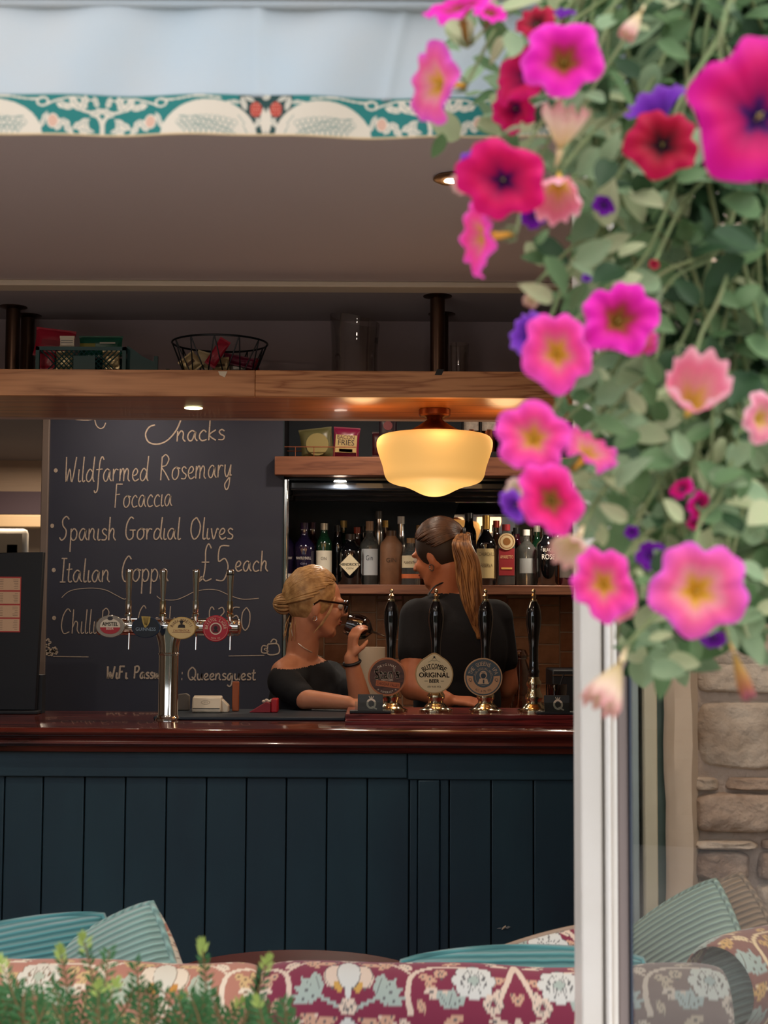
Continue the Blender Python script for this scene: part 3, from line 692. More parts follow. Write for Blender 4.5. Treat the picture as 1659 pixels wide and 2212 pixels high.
# ------------------------------------------------------------------ things on the gantry
GT = GZ1-.002
M_crate = mat('green_crate_plastic', '#1f4a4c', .45)
def crate(pxa, pxb, pyt, y0, y1, label, name='crate', slope=0):
    xa, xb = PX(pxa, y0, 760), PX(pxb, y0, 760); zt_ = PZ(pyt, y0); z0_ = GT+.002
    t = thing(name, label, 'crate', (xa, y0, z0_)); h = zt_-z0_
    # rim, corner posts, solid centre panel, diagonal lattice
    mb = MB(); zt2 = zt_-slope
    mb.prism([(xa, zt_-.012), (xb, zt2-.012), (xb, zt2), (xa, zt_)], y0, y0+.008)
    mb.prism([(xa, zt_-.012), (xb, zt2-.012), (xb, zt2), (xa, zt_)], y1-.008, y1)
    mb.box((xa, y0, zt_-.012), (xa+.008, y1, zt_)); mb.box((xb-.008, y0, zt2-.012), (xb, y1, zt2))
    mb.build('rim', M_crate, parent=t)
    for x in (xa, xb-.012):
        for y in (y0, y1-.012): MB().box((x, y, z0_), (x+.012, y+.012, (zt_ if x == xa else zt2)-.002)).build('corner_post', M_crate, parent=t)
    MB().box((xa, y0, z0_), (xb, y1, z0_+.006)).build('base', M_crate, parent=t)
    L = xb-xa
    if not slope:
        MB().box((xa+L*.42, y0, z0_), (xa+L*.66, y0+.005, zt_-.03)).build('front_panel', M_crate, parent=t)
    lat = MB(); n = 26
    for yy in (y0+.002, y1-.004):
        for i in range(-8, int(L/.016)+2):
            for sg in (1, -1):
                xx = xa+i*.016; hh = h-.012-slope
                a = (xx, z0_) if sg > 0 else (xx+hh, z0_); b_ = (xx+hh, z0_+hh) if sg > 0 else (xx, z0_+hh)
                if min(a[0], b_[0]) < xa+.002 or max(a[0], b_[0]) > xb-.002: continue
                lat.tube([(a[0], yy, a[1]), (b_[0], yy, b_[1])], .0018, 4)
    tag(lat.build('lattice', M_crate, parent=t, smooth=0), kind='stuff')
    MB().box((xa+.001, y1-.003, z0_), (xb-.001, y1, min(zt_, zt2)-.01)).build('back_panel', M_crate, parent=t)
    return t
crate(77, 272, 752, 4.55, 4.78, 'dark green lattice crate full of packets at the left of the gantry')
# sloped second crate
t = thing('stacking_tray', 'low dark green tray with a sloping side right of the packet crate', 'crate', (PX(275, 4.6), 4.58, GT))
xa, xb = PX(277, 4.6, 770), PX(343, 4.6, 770)
MB().prism([(xa, GT+.002), (xb, GT+.002), (xb, PZ(774, 4.6)), (xb-.012, PZ(774, 4.6)), (xb-.014, PZ(786, 4.6)), (xb-.05, PZ(775, 4.6)), (xa+.02, PZ(760, 4.6)), (xa, PZ(752, 4.6))], 4.83, 4.85).build('side_wall', M_crate, parent=t)
MB().prism([(xa, GT+.002), (xb, GT+.002), (xb, PZ(774, 4.6)), (xb-.012, PZ(774, 4.6)), (xb-.014, PZ(786, 4.6)), (xb-.05, PZ(775, 4.6)), (xa+.02, PZ(760, 4.6)), (xa, PZ(752, 4.6))], 4.58, 4.59).build('side_wall', M_crate, parent=t)
MB().box((xa, 4.58, GT+.001), (xb, 4.85, GT+.008)).build('base', M_crate, parent=t)
def packet(pxc, pyc, pw, ph, y, name, label, m, rot=0, thick=.02, print_=None, cat='packet', group=None, Z0=None):
    """pillow packet with crimped ends, facing -Y"""
    c = P(pxc, pyc, y); w_, h_ = pw/F*y, ph/F*y; n = 14; vs = []; fs = []
    rr = random.Random(int(pxc*7+pyc))
    for sgn in (-1, 1):
        for i in range(n+1):
            for j in range(n+1):
                u, v = i/n*2-1, j/n*2-1
                d = thick*(max(0, 1-u**4)**.6)*(max(0, 1-abs(v)**3)**.7)+rr.uniform(-.0012, .0012)
                xx = u*w_/2*(1-.05*(1-v*v)+.0); zz = v*h_/2*(1+.0)
                vs.append((xx, sgn*d/1.0*.6, zz))
    N = (n+1)**2
    for i in range(n):
        for j in range(n):
            a = i*(n+1)+j; fs.append((a, a+1, a+n+2, a+n+1)); fs.append((N+a, N+a+n+1, N+a+n+2, N+a+1))
    M = Matrix.Translation(c)@Matrix.Rotation(-rot, 4, 'Y')
    t = thing(name, label, cat, c, group)
    MB().add(vs, fs, M).build('pouch', m, parent=t, smooth=50)
    for sv in (-1, 1): MB().box((-w_/2, -.0015, sv*h_/2-.004), (w_/2, .0015, sv*h_/2+.004), M).build('crimp', m, parent=t)
    if print_:
        for it in print_:
            kind, col, x0, z0, x1, z1 = (tuple(it)+(0,))[:6]
            mb = MB(); yy = -thick*.66-.0008
            if kind == 'box': mb.box((x0*w_, yy, z0*h_), (x1*w_, yy+.0008, z1*h_), M); nm = 'printed_panel'
            elif kind == 'disc':
                mb.add([((x0+x1*math.cos(a))*w_, yy-.0004, z0*h_+x1*w_*math.sin(a)) for a in [-.3*i for i in range(21)]], [tuple(range(21))], M); nm = 'printed_panel'
            else: text(mb, kind, ((x0+x1)/2*w_, yy-.0012, (z0+z1)/2*h_), (x1-x0)*w_, (z1-z0)*h_, 0, M); nm = 'lettering'
            mb.build(nm, mat('ink_'+col, col, .5), parent=t, smooth=0)
    return t
M_red = mat('red_packet', '#b02038', .3); M_grn = mat('green_packet', '#1e6650', .3); M_foil = mat('foil_gold', '#c9b183', .3, .3); M_mag = mat('maroon_packet', '#7d1c40', .3)
packet(118, 742, 88, 58, 4.66, 'crisp_packet', 'red crisp packet sticking out of the left of the green crate', M_red, rot=-.12, print_=[('box', '#9c1b30', -.3, -.1, .3, .1)])
packet(218, 748, 96, 40, 4.68, 'crisp_packet', 'dark green packet lying across the top of the green crate', M_grn, print_=[('box', '#dcd6c8', .0, .08, .35, .16), ('box', '#a39a42', -.45, -.3, -.1, .1)], thick=.03)
packet(145, 739, 32, 22, 4.57, 'crisp_packet', 'small white labelled packet standing at the front of the green crate', M_paper, thick=.006, print_=[('box', '#8a8580', -.4, .1, .4, .16), ('box', '#8a8580', -.4, -.1, .4, -.04)])
for i, (x, y, c, nm) in enumerate(((100, 778, M_red, 'lower red packet seen through the left lattice of the crate'), (140, 780, M_foil, 'pale packet seen through the crate lattice below the white label'), (240, 776, M_foil, 'pale packet seen through the right lattice of the crate'))):
    packet(x, y, 38, 38, 4.62, 'crisp_packet', nm, c, thick=.01)
# wire basket
yb = 4.66; bx = PX(475, yb, 745); zt_ = PZ(744, yb); rt, rb = .157, .108; zb_ = GT+.004
wb = thing('wire_basket', 'round black wire basket holding snack packets on the gantry', 'basket', (bx, yb, zb_))
M_wire = mat('black_wire', '#0e1016', .35)
ring = lambda r, z, n=48: [(bx+r*math.cos(2*PI*i/n), yb+r*math.sin(2*PI*i/n), z) for i in range(n)]
MB().tube(ring(rt, zt_), .0034, 8, closed=True).build('rim', M_wire, parent=wb)
MB().tube(ring(rb, zb_), .0028, 8, closed=True).build('base_ring', M_wire, parent=wb)
for i in range(12):
    a0 = 2*PI*i/12; 
    for d in (-.26, .26):
        a1 = a0+d
        MB().tube([(bx+rt*math.cos(a0), yb+rt*math.sin(a0), zt_), (bx+rb*math.cos(a1), yb+rb*math.sin(a1), zb_)], .0021, 6).build('wire', M_wire, parent=wb)
for i, (x, y, w_, h_, r, m, lb) in enumerate(((470, 762, 26, 62, -.55, M_red, 'tall red snack packet leaning upright in the wire basket'), (412, 785, 42, 34, .7, M_foil, 'crumpled foil packet at the left of the wire basket'),
        (440, 778, 36, 32, -.3, mat('cream_pack', '#c7b28a', .35), 'cream packet behind the red one in the wire basket'), (477, 790, 38, 30, .08, M_foil, 'gold square packet at the front centre of the wire basket'),
        (517, 780, 70, 18, -.2, M_mag, 'maroon packet lying across the right of the wire basket'), (512, 793, 34, 24, .15, mat('silver_pack', '#b9b2a8', .3, .4), 'silver packet at the front right of the wire basket'), (545, 790, 30, 26, .1, M_red, 'small red packet at the right edge of the wire basket'))):
    packet(x, y, w_, h_, 4.63+.018*i, 'snack_packet', lb, m, rot=r, thick=.014, print_=[('box', '#6b4a30', -.25, -.1, .25, .1)] if m is M_foil else None)
# glass ice bucket and tumbler
M_vg = thin_glass('vase_glass', '#f0eeec', .05)
yv = 4.68; vx = PX(766, yv, 745); h = PZ(682, yv)-GT
gv = thing('glass_bucket', 'tall clear glass ice bucket with a slanted rim on the gantry', 'glass bucket', (vx, yv, GT+.002))
rb, rt = 58/F*yv, 76/F*yv*.5+.026
rt = 55/F*yv*1.0
mb = MB(); n = 40; vs = []; K = 14
for side in (0, 1):
    for i in range(K+1):
        t_ = i/K; r = (.078*(1-t_)+.0835*t_)-(.0035 if side else 0)-.004*math.sin(t_*PI)
        for j in range(n):
            a = 2*PI*j/n; hh = (h-.018*(math.cos(a)+1)*.9)*t_ if not side else max(.006, (h-.018*(math.cos(a)+1)*.9)*t_)
            vs.append((vx+r*math.cos(a), yv+r*math.sin(a), GT+.002+hh))
fs = [(s_*(K+1)*n+i*n+j, s_*(K+1)*n+i*n+(j+1) % n, s_*(K+1)*n+(i+1)*n+(j+1) % n, s_*(K+1)*n+(i+1)*n+j) for s_ in (0, 1) for i in range(K) for j in range(n)]
fs += [(K*n+j, K*n+(j+1) % n, (2*K+1)*n+(j+1) % n, (2*K+1)*n+j) for j in range(n)]
fs += [tuple(range(n)), tuple((K+1)*n+j for j in range(n))]
mb.add(vs, fs).build('glass_wall', M_vg, parent=gv, smooth=50)
q = P(810, 737, yv-.02); MB().box((vx+.074, yv-.036, q.z-.008), (vx+.0765, yv-.018, q.z+.010)).build('sticker', M_blackm, parent=gv)
def tumbler(px, y, rb, rt, hgt, z0, label, nm='tumbler', m=None, px_y=780, cat='glass'):
    x = PX(px, y, px_y); t = thing(nm, label, cat, (x, y, z0))
    MB().lathe([(0, 0), (rb, 0), (rt, hgt), (rt-.0018, hgt), (rb-.002, .006), (0, .006)], 28, (x, y, z0)).build('glass_wall', m or M_vg, parent=t)
    return t
tumbler(990, 4.7, .033, .036, PZ(743, 4.7)-GT, GT+.001, 'small clear tumbler right of the bronze pole on the gantry')

# ------------------------------------------------------------------ lager tap tower
ty = 4.62; sT = ty/F; tx = PX(364, ty, 1460)
tw = thing('beer_tap_tower', 'chrome T-shaped lager tower with four tap handles on the bar', 'beer tap', (tx, ty, BT))
zc_ = PZ(1354, ty, 364); zj = PZ(1415, ty, 364)
col = MB(); r0 = 21*sT
col.lathe([(0, BT), (.04, BT), (.04, BT+.006), (r0+.004, BT+.01), (r0, BT+.02), (r0, zj)], 36, (tx, ty, 0)); col.build('column', M_chrome, parent=tw)
MB().lathe([(r0, zj), (r0+.002, zj+.002), (r0+.002, zj+.006), (r0, zj+.008)], 36, (tx, ty, 0)).build('collar_ring', M_chrome, parent=tw)
fl_ = MB()
K = 14; n = 32; vs = []
for i in range(K+1):
    t_ = i/K; z = zj+(zc_-.005-zj)*t_; wx = r0+(.052-r0)*t_**2.2
    for j in range(n):
        a = 2*PI*j/n; vs.append((tx+wx*math.cos(a), ty+r0*math.sin(a), z))
fl_.add(vs, [(i*n+j, i*n+(j+1) % n, (i+1)*n+(j+1) % n, (i+1)*n+j) for i in range(K) for j in range(n)]).build('flared_neck', M_chrome, parent=tw)
xa, xb = PX(214, ty, 1354), PX(515, ty, 1354)
MB().tube([(xa, ty, zc_), (xb, ty, zc_)], 18.5*sT, 36).build('crossbar', M_chrome, parent=tw)
for x in (xa, xb): MB().ell((x, ty, zc_), (.010, 17.5*sT, 17.5*sT), 20, 12).build('end_cap', M_chrome, parent=tw)
for k_, px in enumerate((278, 352, 423, 497)):
    x = PX(px, ty-.05, 1300); y = ty-.05
    zb0, zb1, zt1 = PZ(1326, y), PZ(1300, y), PZ(1232, y)
    MB().tube([(x, ty, zc_+.01), (x, y, zc_+.026), (x, y, zb0)], .007, 12).build('valve', M_chrome, parent=tw)
    MB().lathe([(0, zb0-.012), (.012, zb0-.012), (.012, zb0-.004), (.008, zb0), (.0085, zb0), (.0095, zb0+.002), (.0095, zb1), (0, zb1)], 24, (x, y, 0)).build('tap_collar', M_brass if k_ % 2 else M_chrome, parent=tw)
    hd = MB().lathe([(0, zb1), (.0068, zb1), (.0075, zb1+.01), (.0115, zt1-.01), (.0115, zt1-.003), (.009, zt1), (0, zt1+.001)], 24, (x, y, 0), ey=.8).build('tap_handle', M_chrome, parent=tw)
    if k_ == 3: MB().lathe([(.0118, zt1-.019), (.0122, zt1-.019), (.0122, zt1-.014), (.0118, zt1-.014)], 24, (x, y, 0)).build('black_band', M_blackm, parent=tw)
    if k_ != 1: MB().tube([(x, ty-.03, zc_-.02), (x, ty-.035, PZ(1405, ty))], .0032, 10).build('spout', M_chrome, parent=tw)
def ink(c): return mat('print_'+c, c, .5)
yb_ = ty-.075
def lens(px, py, w_, h_, face, rimc, nm='tap_badge', rim=.9):
    c = P(px, py, yb_); rx, rz = w_/2/F*yb_, h_/2/F*yb_
    MB().disc(c.x, c.z, rx, rz, yb_, 48, yb_+.012).build(nm, mat('badge_rim_'+rimc, rimc, .15, .7 if rimc == '#c9c2b8' else 0.), parent=tw, bevel=.002)
    MB().disc(c.x, c.z, rx*rim, rz*rim, yb_-.0006, 48).build('badge_face', ink(face), parent=tw, smooth=0)
    MB().tube([(c.x, yb_+.01, c.z), (c.x, ty, zc_)], .006, 10).build('badge_mount', M_chrome, parent=tw)
    return c, rx, rz
u = yb_/F
c, rx, rz = lens(238, 1353, 62, 48, '#8f8478', '#c9c2b8', rim=.88)
MB().disc(c.x, c.z+.001, rx*.7, rz*.66, yb_-.0012, 40).build('badge_print', ink('#d9cdb9'), parent=tw, smooth=0)
MB().add([(c.x+rx*.7*math.cos(a), yb_-.0016, c.z-.003+rz*.6*math.sin(a)) for a in [-i*PI/20 for i in range(21)]], [tuple(range(21))]).build('badge_print', ink('#a82430'), parent=tw, smooth=0)
mb = MB(); text(mb, 'AMSTEL', (c.x, yb_-.002, c.z+5*u), 34*u, 8*u, bold=.0003); mb.build('lettering', ink('#1c1a1c'), parent=tw, smooth=0)
mb = MB(); text(mb, 'BIER', (c.x, yb_-.002, c.z-5*u), 16*u, 5*u); MB_ = mb.build('lettering', ink('#e7dccb'), parent=tw, smooth=0)
MB().disc(c.x, c.z+17*u, 6*u, 4*u, yb_-.002, 20).build('badge_print', ink('#2c2a30'), parent=tw, smooth=0)
c, rx, rz = lens(315, 1355, 62, 46, '#0f1926', '#2a3c55', rim=.93)
mb = MB(); text(mb, 'GUINNESS', (c.x, yb_-.0015, c.z-4*u), 43*u, 7*u); mb.build('lettering', ink('#8fa3b5'), parent=tw, smooth=0)
hz = [(-10, 24), (10, 23), (9, 12), (5, 4), (0, -1), (-3, 0), (-7, 10)]
MB().prism([(c.x+a*u, c.z+b_*u) for a, b_ in hz][::-1], yb_-.003, yb_-.001).build('harp_emblem', mat('gold_paint', '#c2a15c', .25, .8), parent=tw)
mb = MB()
for i in range(5): mb.tube([(c.x+(-5+i*2.6)*u, yb_-.0035, c.z+21*u), (c.x+(-2+i*1.2)*u, yb_-.0035, c.z+(6-i*.6)*u)], .0006, 5)
mb.build('harp_strings', ink('#3c2c18'), parent=tw, smooth=0)
c, rx, rz = lens(392, 1357, 62, 48, '#d8bc84', '#b3955c', rim=.93)
mb = MB(); arc_text(mb, 'BIRRA MORETTI', (c.x, yb_-.0015, c.z-7*u), 24*u, 6.5*u, -1.05, 1.05); mb.build('lettering', ink('#5c2a1c'), parent=tw, smooth=0)
mb = MB(); text(mb, "L'AUTENTICA", (c.x, yb_-.0015, c.z-5*u), 34*u, 5*u); mb.build('lettering', ink('#8c3a24'), parent=tw, smooth=0)
mb = MB(); mb.disc(c.x, c.z+12*u, 3.2*u, 3.2*u, yb_-.002, 14); mb.disc(c.x, c.z+15*u, 5*u, 1.6*u, yb_-.0022, 14); mb.prism([(c.x-8*u, c.z+1*u), (c.x-6*u, c.z+7*u), (c.x, c.z+9*u), (c.x+7*u, c.z+7*u), (c.x+8*u, c.z+1*u)], yb_-.002, yb_-.001)
mb.build('figure_print', ink('#241a14'), parent=tw, smooth=0)
MB().box((c.x-20*u, yb_-.0015, c.z-9.5*u), (c.x+20*u, yb_-.001, c.z-9*u)).build('rule_print', ink('#8c3a24'), parent=tw)
c, rx, rz = lens(466, 1358, 57, 57, '#b01f34', '#b01f34', rim=.95)
mb = MB(); arc_text(mb, 'BRISTOL LAGER', (c.x, yb_-.0015, c.z), 20*u, 6.5*u, -1.5, 1.5); arc_text(mb, 'BEER CO', (c.x, yb_-.0015, c.z), 21*u, 3*u, -.4, .4, bot=True)
mb.ribbon([(c.x+25.5*u*math.cos(a), c.z+25.5*u*math.sin(a)) for a in [i*.13 for i in range(50)]], .0006, yb_-.0015)
mb.build('lettering', ink('#e3c7ae'), parent=tw, smooth=0)
MB().disc(c.x, c.z, 13*u, 13*u, yb_-.0015, 32).build('badge_print', ink('#dcc9b4'), parent=tw, smooth=0)
MB().disc(c.x, c.z, 10.5*u, 10.5*u, yb_-.002, 32).build('badge_print', ink('#7c2430'), parent=tw, smooth=0)
mb = MB(); mb.disc(c.x, c.z+1.5*u, 4*u, 4.5*u, yb_-.0024, 16); mb.prism([(c.x-6*u, c.z-7*u), (c.x-4*u, c.z-3*u), (c.x+4*u, c.z-3*u), (c.x+6*u, c.z-7*u)], yb_-.0026, yb_-.0022); mb.build('figure_print', ink('#201418'), parent=tw, smooth=0)

# ------------------------------------------------------------------ hand pumps
py_ = 4.62; u = py_/F
M_clipwood = mat('clip_wood', '#664438', .5, wood=('#3c2a26', (20, 20, 60), 8))
PR_BASE = [(0, 0), (36, 0), (36, 4), (26, 8), (23, 13), (16.5, 19), (16, 25), (19, 30), (19, 37), (15, 44), (13, 55), (16, 61), (16, 68), (12, 74), (12, 79)]
PR_H = [(11, 76), (11, 86), (13, 92), (10.5, 97), (9.6, 120), (9.8, 148), (12, 172), (15.6, 197), (16.6, 213), (15.8, 228), (12, 243), (7.5, 252), (7, 254), (0, 254)]
PR_F = [(0, 252), (7.5, 252), (7.5, 256), (4, 258), (5, 262), (6, 265), (4, 268), (2.5, 271), (4, 273), (4.5, 276), (2.5, 280), (0, 281)]
labs = ['hand pump with the round wooden clip, leftmost on the plinth', 'hand pump with the cream clip marked original beer', 'hand pump with the grey and gold round clip', 'hand pump without a clip, rightmost on the plinth']
pumps = []
for i, px in enumerate((845, 942, 1049, 1153)):
    x = PX(px, py_, 1400); z0_ = PTT+.001
    hp = thing('hand_pump', 'black handled beer '+labs[i], 'beer pump', (x, py_, z0_), 'beer hand pumps on the plinth')
    H = (PZ(1272, py_, px)-z0_)/281
    sc = lambda pr: [(r*u, z*H) for r, z in pr]
    MB().lathe(sc(PR_BASE), 36, (x, py_, z0_)).build('base', M_brass, parent=hp, smooth=40)
    MB().lathe(sc(PR_H), 36, (x, py_, z0_)).build('handle', M_black, parent=hp, smooth=60)
    MB().lathe(sc(PR_F), 24, (x, py_, z0_)).build('finial', M_brass, parent=hp, smooth=50)
    mb = MB()
    for sx in (-1, 1): mb.tube([(x+sx*.034, py_-.01, z0_+.004), (x+sx*.034, py_-.01, z0_+.010)], .007, 10)
    mb.build('bolt', M_brass, parent=hp); pumps.append(hp)
yc = py_-.055; u = yc/F
def clipmount(hp, c):
    MB().tube([(c.x, yc+.008, c.z), (c.x+.0, py_-.006, c.z)], .006, 10).build('clip_bracket', M_chrome, parent=hp)
# clip 1
hp = pumps[0]; c = P(836, 1462, yc); r = 41*u; clipmount(hp, c)
cl1 = MB().disc(c.x, c.z, r, r, yc, 48, yc+.008).build('pump_clip', mat('clip_orange', '#c0764c', .4), parent=hp)
MB().disc(c.x, c.z, r*.91, r*.91, yc-.0006, 48).build('clip_face', M_clipwood, parent=cl1, smooth=0)
mb = MB(); text(mb, "Stan's", (c.x, yc-.0016, c.z+7*u), 52*u, 22*u, .06, bold=.0009); arc_text(mb, 'ORIGINAL', (c.x, yc-.0012, c.z-6*u), 32*u, 5*u, -.6, .6)
text(mb, 'THATCHERS', (c.x, yc-.0012, c.z-7*u), 26*u, 4*u); arc_text(mb, '* SOMERSET *', (c.x, yc-.0012, c.z), 33*u, 4*u, -.6, .6, bot=True)
mb.build('lettering', ink('#f0dcc2'), parent=cl1, smooth=0)
MB().box((-26*u, 0, -6*u), (26*u, .0006, 6*u), Matrix.Translation((c.x+2*u, yc-.0016, c.z-16*u))@Matrix.Rotation(.12, 4, 'Y')).build('banner', ink('#c06a40'), parent=cl1)
mb = MB(); text(mb, 'CHEDDAR VALLEY', (c.x+2*u, yc-.0022, c.z-16*u), 48*u, 6.5*u, -.12); mb.build('lettering', ink('#4a2018'), parent=cl1, smooth=0)
# clip 2
hp = pumps[1]; c = P(938, 1457, yc); clipmount(hp, c)
def bump_outline(r, y0=0):
    o = []
    for j in range(72):
        a = -2*PI*j/72; q = r
        d = abs(math.atan2(math.sin(a-PI/2), math.cos(a-PI/2)))
        if d < .5: q = r*(1+.13*(math.cos(d/.5*PI)+1)/2)
        o.append((c.x+q*math.cos(a), c.z+q*math.sin(a)))
    return o
cl2 = MB().prism(bump_outline(41*u), yc, yc+.008).build('pump_clip', mat('clip_tan', '#b79462', .4), parent=hp)
MB().add([(a, yc-.0006, b_) for a, b_ in bump_outline(38.5*u)], [tuple(range(72))]).build('clip_face', ink('#e6d0a4'), parent=cl2, smooth=0)
mb = MB(); text(mb, 'ORIGINAL', (c.x, yc-.0012, c.z-1*u), 65*u, 10.5*u, bold=.0005); arc_text(mb, 'BUTCOMBE', (c.x, yc-.0012, c.z-22*u), 40*u, 10*u, -.6, .6, bold=.0003)
text(mb, 'BREWERY CO.', (c.x, yc-.0012, c.z+11.5*u), 26*u, 3.4*u); text(mb, 'BEER', (c.x, yc-.0012, c.z-14*u), 21*u, 7*u, bold=.0004); text(mb, 'ABV 4.0% VOL', (c.x, yc-.0012, c.z-26*u), 30*u, 4.2*u)
for sx in (-1, 1): mb.box((c.x+sx*14*u, yc-.0012, c.z-14.4*u), (c.x+sx*21*u, yc-.0011, c.z-13.6*u))
mb.ribbon([(c.x-13*u, c.z+26*u), (c.x-6*u, c.z+30*u), (c.x, c.z+29*u), (c.x+6*u, c.z+30*u), (c.x+13*u, c.z+26*u)], .0009, yc-.0012)
mb.disc(c.x, c.z+37*u, 2.2*u, 2.2*u, yc-.0012, 12); mb.ribbon([(c.x, c.z+36*u), (c.x-5*u, c.z+32*u)], .0012, yc-.0012); mb.ribbon([(c.x, c.z+36*u), (c.x+5*u, c.z+32*u)], .0012, yc-.0012)
mb.build('lettering', ink('#2b2622'), parent=cl2, smooth=0)
# clip 3
hp = pumps[2]; c = P(1044, 1463, yc); clipmount(hp, c)
cl3 = MB().disc(c.x, c.z, 41*u, 41*u, yc, 48, yc+.008).build('pump_clip', mat('clip_gold', '#c9a077', .4), parent=hp)
MB().disc(c.x, c.z, 38.5*u, 38.5*u, yc-.0006, 48).build('clip_face', ink('#4c5960'), parent=cl3, smooth=0)
arc = [(c.x+36*u*math.cos(a), c.z+36*u*math.sin(a)) for a in [PI-.1+i*(PI+.2)/30 for i in range(31)]]; inn = [(c.x+22*u*math.cos(a), c.z+22*u*math.sin(a)) for a in [PI-.1+i*(PI+.2)/30 for i in range(31)]]
MB().add([(p_[0], yc-.001, p_[1]) for p_ in arc+inn], [(i, i+1, 32+i, 31+i) for i in range(30)]).build('lower_band', ink('#cf9f76'), parent=cl3, smooth=0)
mb = MB(); arc_text(mb, 'THE QUEENS IPA', (c.x, yc-.0014, c.z), 29*u, 8.5*u, -1.25, 1.25); arc_text(mb, 'BIG SPECIAL BREW', (c.x, yc-.0014, c.z), 19.5*u, 3*u, -1.3, 1.3)
mb.ribbon([(c.x+17*u*math.cos(a), c.z+17*u*math.sin(a)) for a in [i*.13 for i in range(50)]], .0007, yc-.0014)
mb.disc(c.x, c.z+5*u, 8*u, 9*u, yc-.0014, 24); mb.prism([(c.x-12*u, c.z-14*u), (c.x-8*u, c.z-3*u), (c.x+8*u, c.z-3*u), (c.x+12*u, c.z-14*u)], yc-.0015, yc-.0012); mb.build('lettering', ink('#d6b492'), parent=cl3, smooth=0)
mb = MB(); mb.disc(c.x, c.z+3*u, 5.6*u, 5.6*u, yc-.0019, 20); mb.ribbon([(c.x-6*u, c.z+9*u), (c.x, c.z+11*u), (c.x+6*u, c.z+9*u)], .0012, yc-.0019); mb.box((c.x-1*u, yc-.002, c.z-13*u), (c.x+2*u, yc-.0019, c.z-5*u))
arc_text(mb, 'ALC 4.7% VOL', (c.x, yc-.0019, c.z), 30*u, 4.5*u, -.55, .55, bot=True)
for sx in (-1, 1): text(mb, 'Q', (c.x+sx*28*u, yc-.0019, c.z-6*u), 7*u, 8*u)
mb.build('lettering', ink('#343f47'), parent=cl3, smooth=0)

# card holders with the Q emblem
def card(px, py, label):
    y = 4.525; c = P(px, py, y); u = y/F; t = thing('card_holder', label, 'card holder', (c.x, y, PTT))
    MB().box((c.x-44*u, y-.02, PTT+.001), (c.x+44*u, y+.035, PTT+.008)).build('tray', M_blackm, parent=t, bevel=.001)
    M = Matrix.Translation((c.x, y-.012, PTT+.008))@Matrix.Rotation(-.35, 4, 'X')
    MB().box((-27*u, 0, 0), (27*u, .012, 37*u), M).build('card', mat('slate_card', '#2e3337', .45), parent=t, bevel=.0006)
    MB().box((-33*u, -.003, 0), (33*u, -.0015, 20*u), M).build('acrylic_front', thin_glass('acrylic', '#e8eeee', .06), parent=t)
    mb = MB(); cx, cz_ = 2*u, 16*u
    mb.ribbon([(cx+8.5*u*math.cos(a), cz_+9.5*u*math.sin(a)) for a in [i*.2 for i in range(33)]], 4.2*u, -.0006)
    mb.ribbon([(cx+1*u, cz_-6*u), (cx+6*u, cz_-9*u), (cx+12*u, cz_-12*u)], 3*u, -.0007)
    for a in (-5, 0, 5): mb.ribbon([(cx+a*u*.6, cz_+12*u), (cx+a*u, cz_+17*u)], 1.3*u, -.0006)
    mb.ribbon([(cx-4*u, cz_+12.5*u), (cx+4*u, cz_+12.5*u)], 1.4*u, -.0006)
    e = MB().add(mb.v, mb.f, M); e.build('crowned_emblem', ink('#dccbb8'), parent=t, smooth=0)
    return t
card(800, 1510, 'slate card holder with a crowned letter emblem left of the wooden pump clip')
card(1203, 1512, 'slate card holder with a crowned letter emblem right of the last hand pump')

# ------------------------------------------------------------------ small things on the counter
BTT = BT+.0005
xm0, xm1 = PX(350, 4.8, 1545), px0-.004
MB_m = MB().box((xm0, 4.62-.0, BTT), (px0-.004, 4.97, BTT+.012)); 
tag(MB_m.build('drip_mat', M_rubber, bevel=.004), 'dark rubber bar mat between the lager tower and the plinth', 'bar mat')
MT = BTT+.0125
y = 4.80; u = y/F
c = P(447, 1543, y); t = thing('card_reader', 'cream card payment terminal on the bar mat', 'card reader', (c.x, y, MT))
x0_, x1_ = c.x-31*u, c.x+31*u
MB().prismx([(y-.02, MT), (y-.024, MT+.010), (y-.008, MT+.050), (y+.03, MT+.055), (y+.09, MT+.028), (y+.10, MT)], x0_, x1_).build('body', mat('cream_plastic', '#d8cab6', .4), parent=t, bevel=.005)
MB().prism([(x1_-.002, MT+.045), (x1_+.022, MT+.022), (x1_+.022, MT), (x1_-.002, MT)], y-.0, y+.05).build('side_flap', MATS['cream_plastic'], parent=t, bevel=.003)
MB().box((x0_+.003, y-.0265, MT+.014), (x1_-.003, y-.022, MT+.0155)).build('seam', M_blackm, parent=t)
mb = MB(); mb.ribbon([(c.x-2*u+9*u*math.cos(a), MT+.034+4*u*math.sin(a)) for a in [i*.25 for i in range(27)]], .0008, y-.019)
for k_ in (-3, 0, 3): mb.ribbon([(c.x+(k_-2)*u, MT+.031), (c.x+(k_-1)*u, MT+.034), (c.x+(k_-2)*u, MT+.037)], .0008, y-.019)
mb.build('contactless_mark', ink('#6a6058'), parent=t, smooth=0)
x = PX(509, 4.85, 1510); tag(MB().box((x-.012, 4.85, MT), (x+.011, 4.862, PZ(1474, 4.85))).build('wooden_menu_stand', mat('terracotta_wood', '#a8582f', .4), bevel=.003), 'upright orange-brown wooden stand beside the card reader', 'stand')
x = PX(398, 4.9, 1530); tag(MB().prism([(x-.022, MT), (x+.02, MT), (x+.02, MT+.05), (x+.008, MT+.058), (x-.02, MT+.054)], 4.88, 4.9).build('coaster_block', mat('grey_card', '#6d665f', .7), bevel=.003), 'small grey card block right behind the lager tower', 'card')
